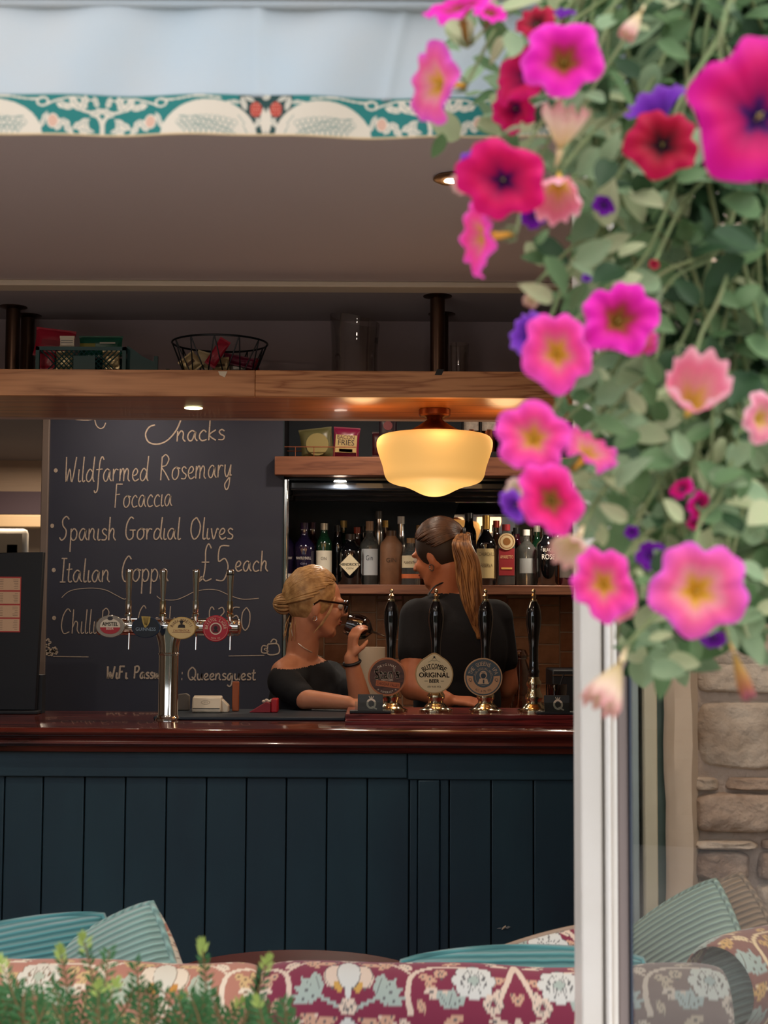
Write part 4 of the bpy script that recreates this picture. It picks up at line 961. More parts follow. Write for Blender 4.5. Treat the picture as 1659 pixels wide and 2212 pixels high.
x = PX(588, 4.8, 1530); t = thing('small_box', 'small red box with a sloping flap left of the woman with the bun', 'box', (x, 4.8, MT))
MB().box((x-.004, 4.8, MT), (x+.018, 4.86, MT+.046)).build('box_body', mat('cola_red', '#b5222c', .35), parent=t, bevel=.004)
MB().prism([(x-.078, MT), (x-.005, MT), (x-.005, MT+.03), (x-.02, MT+.036)], 4.8, 4.84).build('flap', mat('dark_red', '#8a1d28', .4), parent=t, bevel=.002)
mb = MB()
for i in range(4): mb.ell((x-.03+i*.009, 4.82, MT+.036+.004*(i % 2)), (.007, .006, .005), 10, 8)
mb.build('crumpled_paper', M_paper, parent=t)
# dark upright screen at the far left with a price list
y = 4.85; u = y/F
t = thing('till_screen', 'large black upright screen back at the left end of the bar', 'till', (PX(10, y, 1500), y, BTT))
x1_ = PX(85, y, 1500); x0_ = PX(-140, y, 1500); zt_ = P(85, 1192, y).z
MB().prism([(x0_, BTT+.012), (x1_-.012, BTT+.012), (x1_+.004, zt_), (x0_, zt_-.01)], y, y+.03).build('screen_panel', mat('till_black', '#0e0f16', .5), parent=t, bevel=.003)
MB().box((x0_, y-.02, BTT), (x1_, y+.05, BTT+.012)).build('foot', M_blackm, parent=t, bevel=.003)
MB().box((x1_-.03, y+.03, BTT), (x1_+.002, y+.08, BTT+.13)).build('stand', M_blackm, parent=t)
c = P(12, 1310, y-.002); t = thing('price_list', 'red bordered price list sheet fixed to the black screen', 'menu', (c.x, y-.002, c.z))
x0_, x1_ = PX(-60, y, 1310), PX(45, y, 1310)
MB().box((x0_, y-.003, PZ(1370, y)), (x1_, y-.001, PZ(1250, y))).build('sheet', mat('sheet_red', '#b64040', .7), parent=t)
for i in range(4):
    z1_ = PZ(1253+29.4*i, y); MB().box((x0_+.002, y-.0036, z1_-26*u), (x1_-.003, y-.003, z1_)).build('panel', mat('sheet_cream', '#d7b394', .8), parent=t)
    mb = MB(); r_ = random.Random(i)
    for xx in (6, 38):
        for q in range(6): mb.box((x1_-(xx+r_.uniform(6, 12))*u, y-.004, z1_-(4+q*3.6)*u-.0006), (x1_-xx*u, y-.0037, z1_-(4+q*3.6)*u+.0004))
    tag(mb.build('print_lines', ink('#5c4438'), parent=t), kind='stuff')
# cable / scissors shape by the board foot
mb = MB().tube(crm([P(82, 1300, 5.0), P(76, 1400, 5.0), P(80, 1480, 4.98), P(84, 1520, 4.97), P(92, 1538, 4.95), P(104, 1541, 4.94)], 6), .0035, 8)
tag(mb.build('power_cable', mat('grey_cable', '#4a4a52', .5)), 'grey cable running down beside the blackboard to the bar', 'cable')
# pot, jar, glass behind the bar ------------------------------------------------
zw = .987
def on_bar(px, pyt, y, r_px, nm, lab, cat, m, pr):
    x = PX(px, y, 1430); zt_ = PZ(pyt, y); t = thing(nm, lab, cat, (x, y, zw)); H = zt_-zw
    MB().lathe([(r*r_px/F*y, h_*H) for r, h_ in pr], 32, (x, y, zw)).build('body', m, parent=t, smooth=50); return t, x, zt_
YW = 5.98
on_bar(803, 1398, YW, 29, 'utensil_pot', 'tall cream ceramic pot on the back worktop between the two women', 'pot', mat('cream_ceramic', '#b9a590', .25), [(0, 0), (.88, 0), (.95, .1), (1, 1), (.93, 1), (.9, .1), (0, .08)])
M_jar = thin_glass('jar_glass', '#d8c4b6', .1)
t, x, zt_ = on_bar(1122, 1402, YW, 24, 'clip_jar', 'clip-top glass jar between the standing woman and the rightmost pump', 'jar', M_jar, [(0, 0), (.95, 0), (1, .1), (1, .72), (.62, .86), (.62, .92), (.6, .92), (.6, .86), (.96, .7), (.95, .03), (0, .03)])
MB().lathe([(0, zt_-.035), (.034, zt_-.035), (.036, zt_-.02), (.026, zt_), (0, zt_+.004)], 28, (x, YW, 0)).build('glass_lid', M_jar, parent=t)
MB().tube([(x+.034*math.cos(a), YW+.034*math.sin(a), zt_-.037) for a in [i*PI/12 for i in range(24)]], .002, 6, closed=True).build('wire_clip', M_chrome, parent=t)
x2 = PX(1196, 5.0, 1470); t = thing('straw_glass', 'clear glass of black straws behind the right-hand card holder', 'glass', (x2, 4.92, BTT))
MB().lathe([(0, 0), (.03, 0), (.036, .105), (.034, .105), (.028, .004), (0, .004)], 28, (x2, 4.92, BTT)).build('glass_wall', thin_glass('straw_glass_m', '#b8aaa2', .08), parent=t)
for k_, (a, b_) in enumerate(((-.02, .026), (-.01, .008), (.012, -.018))):
    MB().tube([(x2+a, 4.92, BTT+.006), (x2+b_, 4.925, BTT+.105+(.035 if k_ == 0 else 0))], .0028, 8).build('straw', M_blackm, parent=t)
x2 = PX(1228, 5.9, 1475); t = thing('storage_box', 'dark square box on the back worktop at the right edge of the bar', 'box', (x2, 6.0, zw))
MB().box((x2-.06, 5.95, zw), (x2+.09, 6.2, PZ(1445, 5.95))).build('body', M_blackm, parent=t, bevel=.006)
MB().box((x2-.06, 5.948, PZ(1458, 5.95)), (x2+.09, 5.95, PZ(1455, 5.95))).build('seam', M_chrome, parent=t)

# ------------------------------------------------------------------ bottles
MG = {'navy': mat('bottle_navy', '#1b1430', .06, coat=1.), 'green': mat('bottle_green', '#12301f', .06, coat=1.), 'black': M_black, 'amber': mat('bottle_amber', '#4a220c', .08, coat=1.),
      'clear': mat('bottle_clear', '#cfd2cf', .03, trans=.92), 'stone': mat('bottle_stone', '#80583e', .6, noise=(30, '#6a4630', .6)), 'brown': mat('bottle_brown', '#2a1610', .06, coat=1.), 'silver': mat('bottle_silver', '#b8b4b0', .12, .9),
      'wine': mat('bottle_wine', '#3c1022', .06, coat=1.)}
def bottle(px, pyt, w_, kind, lab, y=6.16, cap='#1a1a1c', capr=.36, sh=.62, neck=.32, lbl=None, sq=False, capm=0., z0=None, txt=(), pz=None, collar=None):
    x = PX(px, y, 1200); z0_ = (zs1+.0008) if z0 is None else z0; H = PZ(pyt, y)-z0_; r = w_/2/F*y
    t = thing('bottle', lab, 'bottle', (x, y, z0_), 'bottles on the back bar shelf')
    nr = r*neck; hs = H*sh
    prof = [(0, 0), (r*.93, 0), (r, .004), (r, hs), (r*.93, hs+H*.05), (r*.62, hs+H*.12), (nr*1.15, hs+H*.17), (nr, hs+H*.22), (nr, H*.93), (0, H*.93)]
    M = Matrix.Translation((x, y, z0_))
    if sq: MB().lathe([(a*(1.28 if 0 < i < 5 else 1), b_) for i, (a, b_) in enumerate(prof)], 4, (0, 0, 0), M@Matrix.Rotation(PI/4, 4, 'Z')).build('glass_body', MG[kind], parent=t, bevel=.006)
    else: MB().lathe(prof, 28, (x, y, z0_)).build('glass_body', MG[kind], parent=t, smooth=45)
    ch_ = H*.11 if not collar else H*collar
    MB().lathe([(nr+.0005, H-ch_), (max(nr+.0025, r*capr), H-ch_), (max(nr+.0025, r*capr), H-.001), (0, H)], 20, (x, y, z0_)).build('cap', mat('cap_'+cap, cap, .3, capm), parent=t)
    if lbl:
        for (c0, za, zb2, ww) in lbl:
            if sq: mb = MB().box((x-r*.86*ww, y-r*.935, z0_+za*H), (x+r*.86*ww, y-r*.90, z0_+zb2*H))
            else:
                n = 16; A = 1.35*ww; mb = MB(); vs = []
                for zz in (za, zb2):
                    for i in range(n+1):
                        a = -A+2*A*i/n; vs.append((x+(r+.0006)*math.sin(a), y-(r+.0006)*math.cos(a), z0_+zz*H))
                mb.add(vs, [(i, i+1, n+2+i, n+1+i) for i in range(n)])
            mb.build('label', mat('label_'+c0, c0, .6), parent=t, smooth=60)
    for (s_, c0, zc2, ww, hh) in txt:
        mb = MB(); text(mb, s_, (x, y-r*(1.0 if not sq else .95)-.0012, z0_+zc2*H), r*2*ww, hh*H); mb.build('lettering', ink(c0), parent=t, smooth=0)
    return t, x, r, z0_, H
bottle(657, 1130, 46, 'navy', 'dark purple bottle with a white base band, leftmost on the shelf', lbl=[('#cfc4b8', .04, .17, 1)], cap='#2c1a40', sh=.6, neck=.36, txt=[('WHITLEY NEILL', '#cfc4b8', .42, .7, .04), ('GIN', '#8a8494', .33, .3, .03)])
bottle(700, 1131, 34, 'green', 'green bottle with silver cap and white label', lbl=[('#d8cebc', .18, .55, 1), ('#d8cebc', .04, .13, .5)], cap='#b7b0a0', capm=.6, sh=.66, neck=.42, txt=[('GIN', '#4c4844', .42, .35, .05)])
bottle(729, 1135, 26, 'black', 'slim black bottle behind the green one', y=6.24, cap='#26262c', sh=.66, neck=.5)
t, x, r, z0_, H = bottle(757, 1154, 52, 'black', 'squat black apothecary bottle with a diamond label', cap='#241a16', sh=.66, neck=.4, txt=())
a = P(756, 1220, 6.13)
MB().prism([(a.x-.045, a.z), (a.x, a.z-.047), (a.x+.045, a.z), (a.x, a.z+.047)], x and 6.16-r-.0022, 6.16-r-.0008).build('diamond_label', mat('label_diamond', '#d9c8a8', .6), parent=t)
mb = MB(); text(mb, "HENDRICK'S", (a.x, 6.16-r-.003, a.z+.001), .08, .012, bold=.0004); text(mb, 'GIN', (a.x, 6.16-r-.003, a.z-.016), .03, .008); mb.build('lettering', ink('#26221e'), parent=t, smooth=0)
bottle(771, 1139, 24, 'brown', 'small-necked dark bottle with a red cap behind the diamond one', y=6.26, cap='#9c3a24', sh=.66, neck=.5)
bottle(798, 1126, 42, 'clear', 'clear gin bottle with a pale blue and white label and wooden stopper', cap='#a9866a', sh=.6, neck=.34, capr=.4, collar=.15, y=6.215, lbl=[('#c3c7cc', .15, .56, .75)], txt=[('Gin', '#404a58', .42, .35, .08)])
bottle(818, 1104, 20, 'silver', 'tall slim pale bottle standing behind the clear gin', y=6.27, cap='#55504e', sh=.7, neck=.6)
bottle(845, 1146, 48, 'stone', 'brown stoneware bottle with a short neck', cap='#4c3424', sh=.72, neck=.4, txt=[('GIN', '#3c2818', .45, .45, .08)])
bottle(866, 1115, 26, 'silver', 'silvery bottle with a white cap behind the stoneware one', y=6.27, cap='#e0ddd8', sh=.55, neck=.5)
bottle(887, 1162, 42, 'clear', 'short round rum bottle with an orange base label and twine', cap='#8c6844', sh=.62, neck=.38, lbl=[('#c8683c', .14, .23, 1), ('#d9c8a6', .36, .62, .8)], txt=[('PLANTATION', '#4a2c1c', .47, .7, .06)])
bottle(905, 1134, 24, 'amber', 'amber bottle behind the short rum bottle', y=6.27, cap='#b88a4a', sh=.62, neck=.42)
bottle(1013, 1107, 32, 'black', 'tall black bottle with a crest right of the standing woman', cap='#3a3a40', sh=.7, neck=.5, lbl=[('#4a4650', .3, .62, .8)], y=6.2)
bottle(1050, 1112, 42, 'black', 'black bottle with a gold foil neck and cream label', cap='#c39a52', capm=.7, collar=.2, sh=.58, neck=.34, lbl=[('#bda878', .1, .52, 1)], txt=[('CHURCHILL', '#3c2c1c', .44, .8, .05), ('RESERVA', '#3c2c1c', .28, .6, .05)])
t, x, r, z0_, H = bottle(1093, 1131, 39, 'clear', 'square almond liqueur bottle with a red cap and red label', cap='#8e2830', sh=.74, neck=.4, sq=True, lbl=[('#8c2028', .16, .6, 1)], txt=[('AMARETTO', '#d9b184', .46, .72, .055)])
zq = z0_+.71*H; MB().disc(x, zq, r*.92, r*.92, 6.16-r*.95-.004, 32, 6.16-r*.9).build('medallion', mat('medal_cream', '#cdb48c', .5), parent=t)
mb = MB(); mb.ribbon([(x+r*.74*math.cos(a), zq+r*.74*math.sin(a)) for a in [i*.2 for i in range(33)]], .0025, 6.16-r*.95-.0046); mb.disc(x, zq, r*.42, r*.42, 6.16-r*.95-.0046, 20); mb.build('medallion_print', ink('#8a5a2c'), parent=t, smooth=0)
MB().box((x-r*.6, 6.16-r*.96-.001, z0_+.26*H), (x+r*.6, 6.16-r*.94, z0_+.29*H)).build('label_rule', ink('#d9a860'), parent=t)
bottle(1137, 1142, 44, 'clear', 'clear bottle with a white cap right of the almond liqueur', cap='#dedbd6', sh=.62, neck=.3, capr=.3, y=6.22, lbl=[('#8f9396', .22, .48, .6)])
t, *_ = bottle(1182, 1140, 46, 'black', 'black gin bottle with a pink mark and white capitals', cap='#2a2328', sh=.68, neck=.42, txt=[('BLACK', '#b9b4b0', .62, .5, .06), ('ROSE', '#d8d2cc', .5, .6, .09)])
bottle(1225, 1150, 36, 'wine', 'dark wine-coloured bottle near the white window frame', cap='#3a3030', sh=.64, neck=.34, lbl=[('#564e4c', .15, .5, .9)])
bottle(1255, 1145, 34, 'clear', 'clear bottle mostly hidden behind the window frame', cap='#c8b89a', sh=.64, neck=.36)
r_ = random.Random(4)
desc = ['plum', 'green glass', 'black', 'amber', 'silver', 'smoky', 'brown glass', 'ruby', 'bottle-green', 'dark amber']
where = ['second row behind the purple bottle', 'second row left of the diamond label bottle', 'second row left of the clear gin', 'second row right of the clear gin', 'second row behind the standing woman', 'second row over her right shoulder', 'second row left of the almond liqueur', 'second row right of the almond liqueur', 'second row behind the black gin', 'second row beside the window frame']
for i, px in enumerate((675, 742, 785, 832, 930, 985, 1072, 1116, 1160, 1205)):
    bottle(px, 1122+r_.randint(0, 22), 28+r_.randint(0, 8), ['wine', 'green', 'black', 'amber', 'silver', 'navy', 'brown', 'wine', 'green', 'amber'][i], '%s bottle in the %s' % (desc[i], where[i]), y=6.33, cap=['#3c2440', '#b09a60', '#26262a', '#c8a35a', '#d8d4ce', '#55525a', '#9a3428', '#2c2c30', '#b9b2a6', '#4c3c2c'][i], sh=.6, neck=.38, capm=.3)
# snack shelf: copper wire tray, two crisp bags, copper cups with white boxes
zu = zu1+.0008; yu = 5.72
x0_, x1_ = PX(598, yu, 980), PX(770, yu, 980)
wt = thing('wire_tray', 'copper wire tray holding two crisp bags on the snack shelf', 'tray', (x0_, yu, zu))
M_cw = mat('copper_wire', '#b8745a', .3, .8)
for z in (zu+.004, zu+.044): MB().tube([(x0_, yu, z), (x1_, yu, z), (x1_, yu+.16, z), (x0_, yu+.16, z)], .0022, 6, closed=True).build('rail', M_cw, parent=wt)
for x in (x0_, x0_+.075, x0_+.15, x1_-.09, x1_):
    MB().tube([(x, yu, zu+.004), (x, yu, zu+.044)], .0016, 6).build('upright', M_cw, parent=wt)
packet(684, 958, 72, 62, yu+.05, 'crisp_bag', 'olive green crisp bag in the copper wire tray', mat('olive_bag', '#5d5c3c', .35), rot=.12, thick=.03, print_=[('disc', '#8f8350', .02, -.05, .34), ('box', '#6d4f32', -.2, -.35, .25, -.2)])
packet(748, 958, 58, 66, yu+.05, 'crisp_bag', 'maroon crisp bag with a cream panel in the copper wire tray', M_mag, rot=-.05, thick=.03, print_=[('box', '#b9a36c', -.4, -.32, .4, .26), ('BACON', '#4c1c28', -.34, .12, .3, .25), ('FRIES', '#2c1820', -.3, -.08, .3, .10), ('box', '#9a4a2c', -.25, -.3, .25, -.2)])
packet(838, 925, 40, 46, yu+.12, 'snack_bag', 'dark patterned snack bag left behind the schoolhouse lamp', mat('dark_bag', '#2a1a26', .4), print_=[('disc', '#7a3038', .0, .1, .25)])
packet(815, 960, 22, 50, yu+.2, 'snack_bag', 'dark red bag just left of the lamp shade on the snack shelf', mat('dark_red_bag', '#4c1824', .4))
for i, px in enumerate((1019, 1058, 1096)):
    x = PX(px, yu, 925); zt_ = PZ(907, yu, px); t = thing('spice_jar', ['leftmost', 'middle', 'rightmost'][i]+' of the three white-topped copper pots in the black rack', 'pot', (x, yu+.05, zu), 'white topped copper pots')
    MB().lathe([(0, 0), (.028, 0), (.03, .01), (.03, PZ(925, yu)-zu)], 24, (x, yu+.05, zu)).build('copper_cup', M_copper, parent=t)
    MB().box((x-.031, yu+.022, PZ(928, yu)), (x+.031, yu+.08, PZ(896, yu))).build('white_box', mat('white_tag', '#c3bab0', .6, noise=((60, 60, 60), '#8a8480', .7)), parent=t, bevel=.002)
t = thing('pot_rack', 'black slatted rack around the white-topped copper pots', 'rack', (PX(1000, yu), yu, zu))
for px in (1001, 1039, 1077, 1115): 
    x = PX(px, yu, 925); MB().box((x-.003, yu+.012, zu), (x+.003, yu+.09, PZ(880, yu))).build('divider', M_blackm, parent=t)
MB().box((PX(1001, yu), yu+.012, zu), (PX(1115, yu), yu+.018, zu+.03)).build('front_bar', M_blackm, parent=t)
# ------------------------------------------------------------------ people
def frame(c, f, up=(0, 0, 1)):
    f = Vector(f).normalized(); l = Vector(up).cross(f).normalized(); u = f.cross(l)
    M = Matrix((f, l, u)).transposed().to_4x4(); M.translation = Vector(c); return M
def head_blobs(mb, H):
    mb.ell((-.008, 0, .012), (.094, .074, .098), 28, 18, H)
    mb.ell((.035, 0, -.035), (.058, .056, .078), 24, 14, H)                 # face mass
    T = lambda p: H @ Vector(p)
    capsule(mb, T((.035, 0, -.088)), .036, T((.066, 0, -.098)), .022)       # chin
    for s_ in (-1, 1):
        capsule(mb, T((-.01, s_*.052, -.045)), .024, T((.055, s_*.022, -.092)), .022)   # jaw
        mb.ell((.062, s_*.034, -.03), (.028, .024, .026), 14, 10, H)        # cheek
        mb.ell((-.008, s_*.077, -.018), (.018, .009, .031), 16, 12, H)      # ear
        mb.ell((.078, s_*.028, .018), (.018, .026, .010), 14, 8, H)         # brow
    capsule(mb, T((.088, 0, .004)), .009, T((.110, 0, -.026)), .0115)       # nose
    for s_ in (-1, 1): mb.ell((.100, s_*.011, -.030), (.010, .008, .007), 10, 8, H)
    mb.ell((.086, 0, -.054), (.013, .022, .006), 14, 8, H); mb.ell((.084, 0, -.065), (.013, .019, .007), 14, 8, H)
def strands(mb, H, ctr, rad, starts, gather, r=.0032, seg=10, rnd=None, lift=.006):
    ctr = Vector(ctr); g = Vector(gather).normalized()
    for s_ in starts:
        s_ = Vector(s_).normalized(); pts = []; rs = []
        for i in range(seg+1):
            t = i/seg; d = s_.lerp(g, t)
            d = (d+ (s_+g)*.0).normalized()
            k = 1+rnd.uniform(-.006, .006)
            pts.append(H @ (ctr+Vector((d.x*rad[0]*k, d.y*rad[1]*k, d.z*rad[2]*k)))); rs.append(r*(.5+.7*math.sin(PI*min(1, t*1.1+.1))))
        mb.tube(pts, rs, 5)
def hand(mb, wrist, d, palm_n, curl=1.2, size=1., spread=.0, thumb=1):
    """palm + five unequal fingers; d = direction from the wrist, palm_n = palm side"""
    wrist = Vector(wrist); d = Vector(d).normalized(); n = Vector(palm_n); n = (n-d*n.dot(d)).normalized(); s_ = d.cross(n)
    base = wrist+d*.085*size
    for k in (-1.2, -.4, .4, 1.2): capsule(mb, wrist+s_*k*.010*size, .014*size, base+s_*k*.0185*size, .0115*size, 10)
    for k, L in ((-1.5, .060), (-.5, .074), (.5, .080), (1.5, .072)):
        p = base+s_*k*.0205*size; dd = d.copy(); r = .0088*size; a = 0
        for j, q in enumerate((.42, .32, .26)):
            a += curl*(.35, .45, .4)[j]
            dd = (d*math.cos(a)+n*math.sin(a)).normalized(); e = p+dd*L*q*size
            capsule(mb, p, r, e, r*.9, 8); p = e; r *= .9
    t0 = wrist+s_*thumb*.022*size+d*.02*size; t1 = t0+(s_*thumb*.6+d*.7+n*.5).normalized()*.042*size; t2 = t1+(d*.8+n*.55).normalized()*.03*size
    capsule(mb, t0, .0135*size, t1, .0105*size, 10); capsule(mb, t1, .0105*size, t2, .0088*size, 10)
def eyes(H, parent):
    for s_ in (-1, 1):
        MB().ell((.082, s_*.028, .0), (.0115, .0115, .0115), 16, 12, H).build('eye', mat('eye_white', '#d8cec4', .2), parent=parent)
        MB().ell((.0905, s_*.028, .0), (.0045, .0052, .0052), 12, 8, H).build('iris', mat('eye_iris', '#3a2a20', .1), parent=parent)
M_blk = mat('black_knit', '#0b0c13', .85, bump=(140, .25, .001)); M_lip = mat('lips', '#9a4a40', .4)
rnd = random.Random(11)
# ---- woman at the left, sipping
c0 = P(684, 1302, 5.14)
w1 = thing('person', 'woman with a blonde bun, glasses and black top sipping wine behind the bar', 'person', (P(660, 1400, 5.2).x, 5.2, 0))
H1 = frame(c0, (.95, .16, -.14))
T1 = lambda p: H1 @ Vector(p)
def body1(mb, g=0., arms=True, sleeves=False):
    a = P(614, 1472, 5.06); b_ = P(712, 1462, 5.32)
    capsule(mb, a, .052+g, b_, .052+g)
    capsule(mb, P(650, 1450, 5.20), .075+g, P(664, 1500, 5.20), .11+g)
    r_ = P(664, 1530, 5.2); mb.ell((r_.x, r_.y, r_.z), (.135+g, .125+g, .19+g), 28, 18)
    mb.ell((r_.x, 5.22, 1.0), (.13+g, .115+g, .2+g), 24, 16)
    mb.ell((r_.x-.01, 5.24, .86), (.175+g, .15+g, .15+g), 24, 16)
    for sy in (-1, 1):
        if sleeves is False:
            capsule(mb, (r_.x, 5.24+sy*.085, .84), .088, (r_.x+.02, 5.24+sy*.09, .47), .056); capsule(mb, (r_.x+.02, 5.24+sy*.09, .47), .055, (r_.x, 5.24+sy*.09, .09), .038)
            capsule(mb, (r_.x-.02, 5.24+sy*.09, .04), .036, (r_.x+.15, 5.24+sy*.09, .032), .028)
    e1 = P(658, 1531, 4.93); e1.z = MT+.038; e2 = P(778, 1512, 5.10)
    t = .86 if sleeves else 1
    capsule(mb, a, .050+g, Vector(a).lerp(e1, t), .037+g); capsule(mb, b_, .048+g, Vector(b_).lerp(e2, t), .040+g)
    return a, b_, e1, e2
mb = MB(); a, b_, e1, e2 = body1(mb)
nb = P(650, 1432, 5.19)
capsule(mb, T1((-.028, 0, -.06)), .054, nb, .060); capsule(mb, nb, .06, P(632, 1462, 5.12), .05); capsule(mb, nb, .058, P(690, 1452, 5.28), .05)
head_blobs(mb, H1)
capsule(mb, nb, .055, P(612, 1452, 5.10), .046)
wr1 = P(752, 1524, 4.90); wr1.z = MT+.027; capsule(mb, e1, .035, wr1, .024)
hand(mb, wr1, (1, .12, -.02), (0, .3, -1), .5, .9, thumb=-1)
wr2 = P(758, 1421, 5.06); capsule(mb, e2, .041, wr2, .025)
hand(mb, wr2, (.12, 0, 1), (.75, .45, 0), 1.25, .9, thumb=-1)
b1 = remesh(mb, 'body', M_skin, w1, .0055, 5)
eyes(H1, w1)
MB().ell((.094, 0, -.055), (.007, .019, .0045), 14, 8, H1).ell((.0925, 0, -.064), (.007, .016, .005), 14, 8, H1).build('lips', M_lip, parent=w1)
# black top
zc0, zc1 = P(590, 1447, 5.1).z, P(703, 1434, 5.2).z; xc0, xc1 = P(590, 1447, 5.1).x, P(703, 1434, 5.2).x
def keep1(c):
    t = (c.x-xc0)/(xc1-xc0); zz = zc0+(zc1-zc0)*t+.010-.012*math.sin(PI*max(0, min(1, t)))
    return c.z < zz and c.z > .92
mb = MB(); body1(mb, .010, sleeves=True); remesh(mb, 'black_top', M_blk, w1, .007, 4, keep1)
def keepj(c): return c.z <= .96
mb = MB(); body1(mb, .012); remesh(mb, 'jeans', mat('dark_jeans', '#20242e', .8), w1, .010, 3, lambda c: .10 < c.z <= .95)
# hair: cap, strands sweeping to a low bun
M_hair1 = mat('hair_blonde', '#c49a68', .42, noise=((40, 40, 40), '#8e663e', .9)); M_hair1d = mat('hair_blonde_root', '#6a4a32', .6)
cap_c, cap_r = (-.024, 0, .022), (.098, .088, .104)
MB().ell(cap_c, cap_r, 30, 20, H1).build('hair_cap', M_hair1, parent=w1, smooth=180)
st = []
for i in range(230):
    a_ = rnd.uniform(-1, 1)*PI*.62; st.append((.78*math.cos(a_*.9)+rnd.uniform(-.1, .1), math.sin(a_)*1.0, .45+.55*math.cos(a_)+rnd.uniform(-.35, .15)))
bun = T1((-.118, 0, -.022))
mb = MB(); strands(mb, H1, cap_c, tuple(v+.004 for v in cap_r), st, (-1, 0, -.42), .0042, 12, rnd)
tag(mb.build('hair_strands', M_hair1, parent=w1, smooth=180), kind='stuff')
mb = MB()
for i in range(46):
    q = rnd.uniform(0, 2*PI); tilt = rnd.uniform(-.9, .9); rr = rnd.uniform(.020, .036)
    pts = [bun+Vector((rr*math.cos(t), rr*math.sin(t)*math.cos(q), rr*math.sin(t)*math.sin(q)))*1.0 for t in [j*2*PI/14 for j in range(14)]]
    mb.tube(pts, .0042, 5, closed=True)
mb.ell(tuple(bun), .026, 16, 12); mb.build('hair_bun', M_hair1, parent=w1, smooth=180)
mb = MB()
for i in range(9):      # loose wisps at the nape and temple
    s_ = T1((-.07-.01*i % .03, -.03+.006*i, -.06)); e_ = s_+Vector((-.012+rnd.uniform(-.012, .012), rnd.uniform(-.02, .01), -.055-rnd.random()*.04))
    mb.tube(crm([s_, (s_+e_)/2+Vector((rnd.uniform(-.01, .01), 0, 0)), e_], 4), .0014, 4)
for i in range(4):
    s_ = T1((.055, -.070, .03)); e_ = T1((.02-.008*i, -.082, -.08-.01*i)); mb.tube(crm([s_, (s_+e_)/2+Vector((.008, -.006, 0)), e_], 4), .0016, 4)
mb.build('hair_wisps', M_hair1, parent=w1, smooth=180)
# glasses
mb = MB()
for s_ in (-1, 1):
    mb.tube([T1((.104, s_*.032+.024*math.cos(t), .0+.020*math.sin(t))) for t in [i*2*PI/20 for i in range(20)]], .0046, 8, closed=True)
    mb.tube([T1((.104, s_*.056, .008)), T1((.098, s_*.074, .010)), T1((.0, s_*.084, .008)), T1((-.02, s_*.082, -.01))], .0042, 8)
mb.tube([T1((.104, -.009, .005)), T1((.110, 0, .007)), T1((.104, .009, .005))], .0028, 8)
mb.build('glasses', M_black, parent=w1)
# necklace, watch, earring, tattoo marks
nk = [P(628, 1362, 5.10), P(640, 1377, 5.085), P(655, 1391, 5.085), P(672, 1401, 5.10), P(690, 1410, 5.15)]
nk = [T1((-.085, -.01, -.085)), P(634, 1377, 5.117), P(652, 1396, 5.108), P(672, 1408, 5.125), P(694, 1420, 5.20)]
MB().tube(crm(nk, 6), .0018, 6).build('necklace', mat('silver_chain', '#e6dccb', .3, .6), parent=w1)
dv = (e2-wr2).normalized(); q = dv.orthogonal().normalized(); q2 = dv.cross(q)
MB().tube([wr2+dv*.018+(q*math.cos(t)+q2*math.sin(t))*.029 for t in [i*PI/10 for i in range(20)]], .006, 8, closed=True).build('wrist_watch', M_blackm, parent=w1)
MB().tube([T1((-.008+.007*math.cos(t), -.086, -.058+.009*math.sin(t))) for t in [i*PI/6 for i in range(12)]], .0014, 6, closed=True).build('earring', M_chrome, parent=w1)
# wine glass at her lips
rim = T1((.116, -.004, -.056)); ax = Vector((.90, .05, -.30)).normalized()
Mg = frame(rim, ax); Mg = Mg @ Matrix.Rotation(PI/2, 4, 'Y')      # local z -> axis direction
wgp = thing('wine_glass', 'wine glass of dark red wine tilted at the lips of the woman with the bun', 'wine glass', rim)
MB().lathe([(.036, 0), (.046, .035), (.045, .06), (.034, .083), (.012, .098), (.004, .104), (.0035, .165), (.008, .171), (.034, .176), (.034, .178), (0, .178)], 36, (0, 0, 0), Mg).build('glass_bowl', thin_glass('wine_glass_m', '#c8c0bc', .10), parent=wgp, smooth=60)
MB().lathe([(0, .022), (.040, .022), (.0435, .036), (.0425, .058), (.032, .080), (.010, .095), (0, .096)], 32, (0, 0, 0), Mg).build('wine', mat('red_wine', '#16060c', .05), parent=wgp, smooth=60)

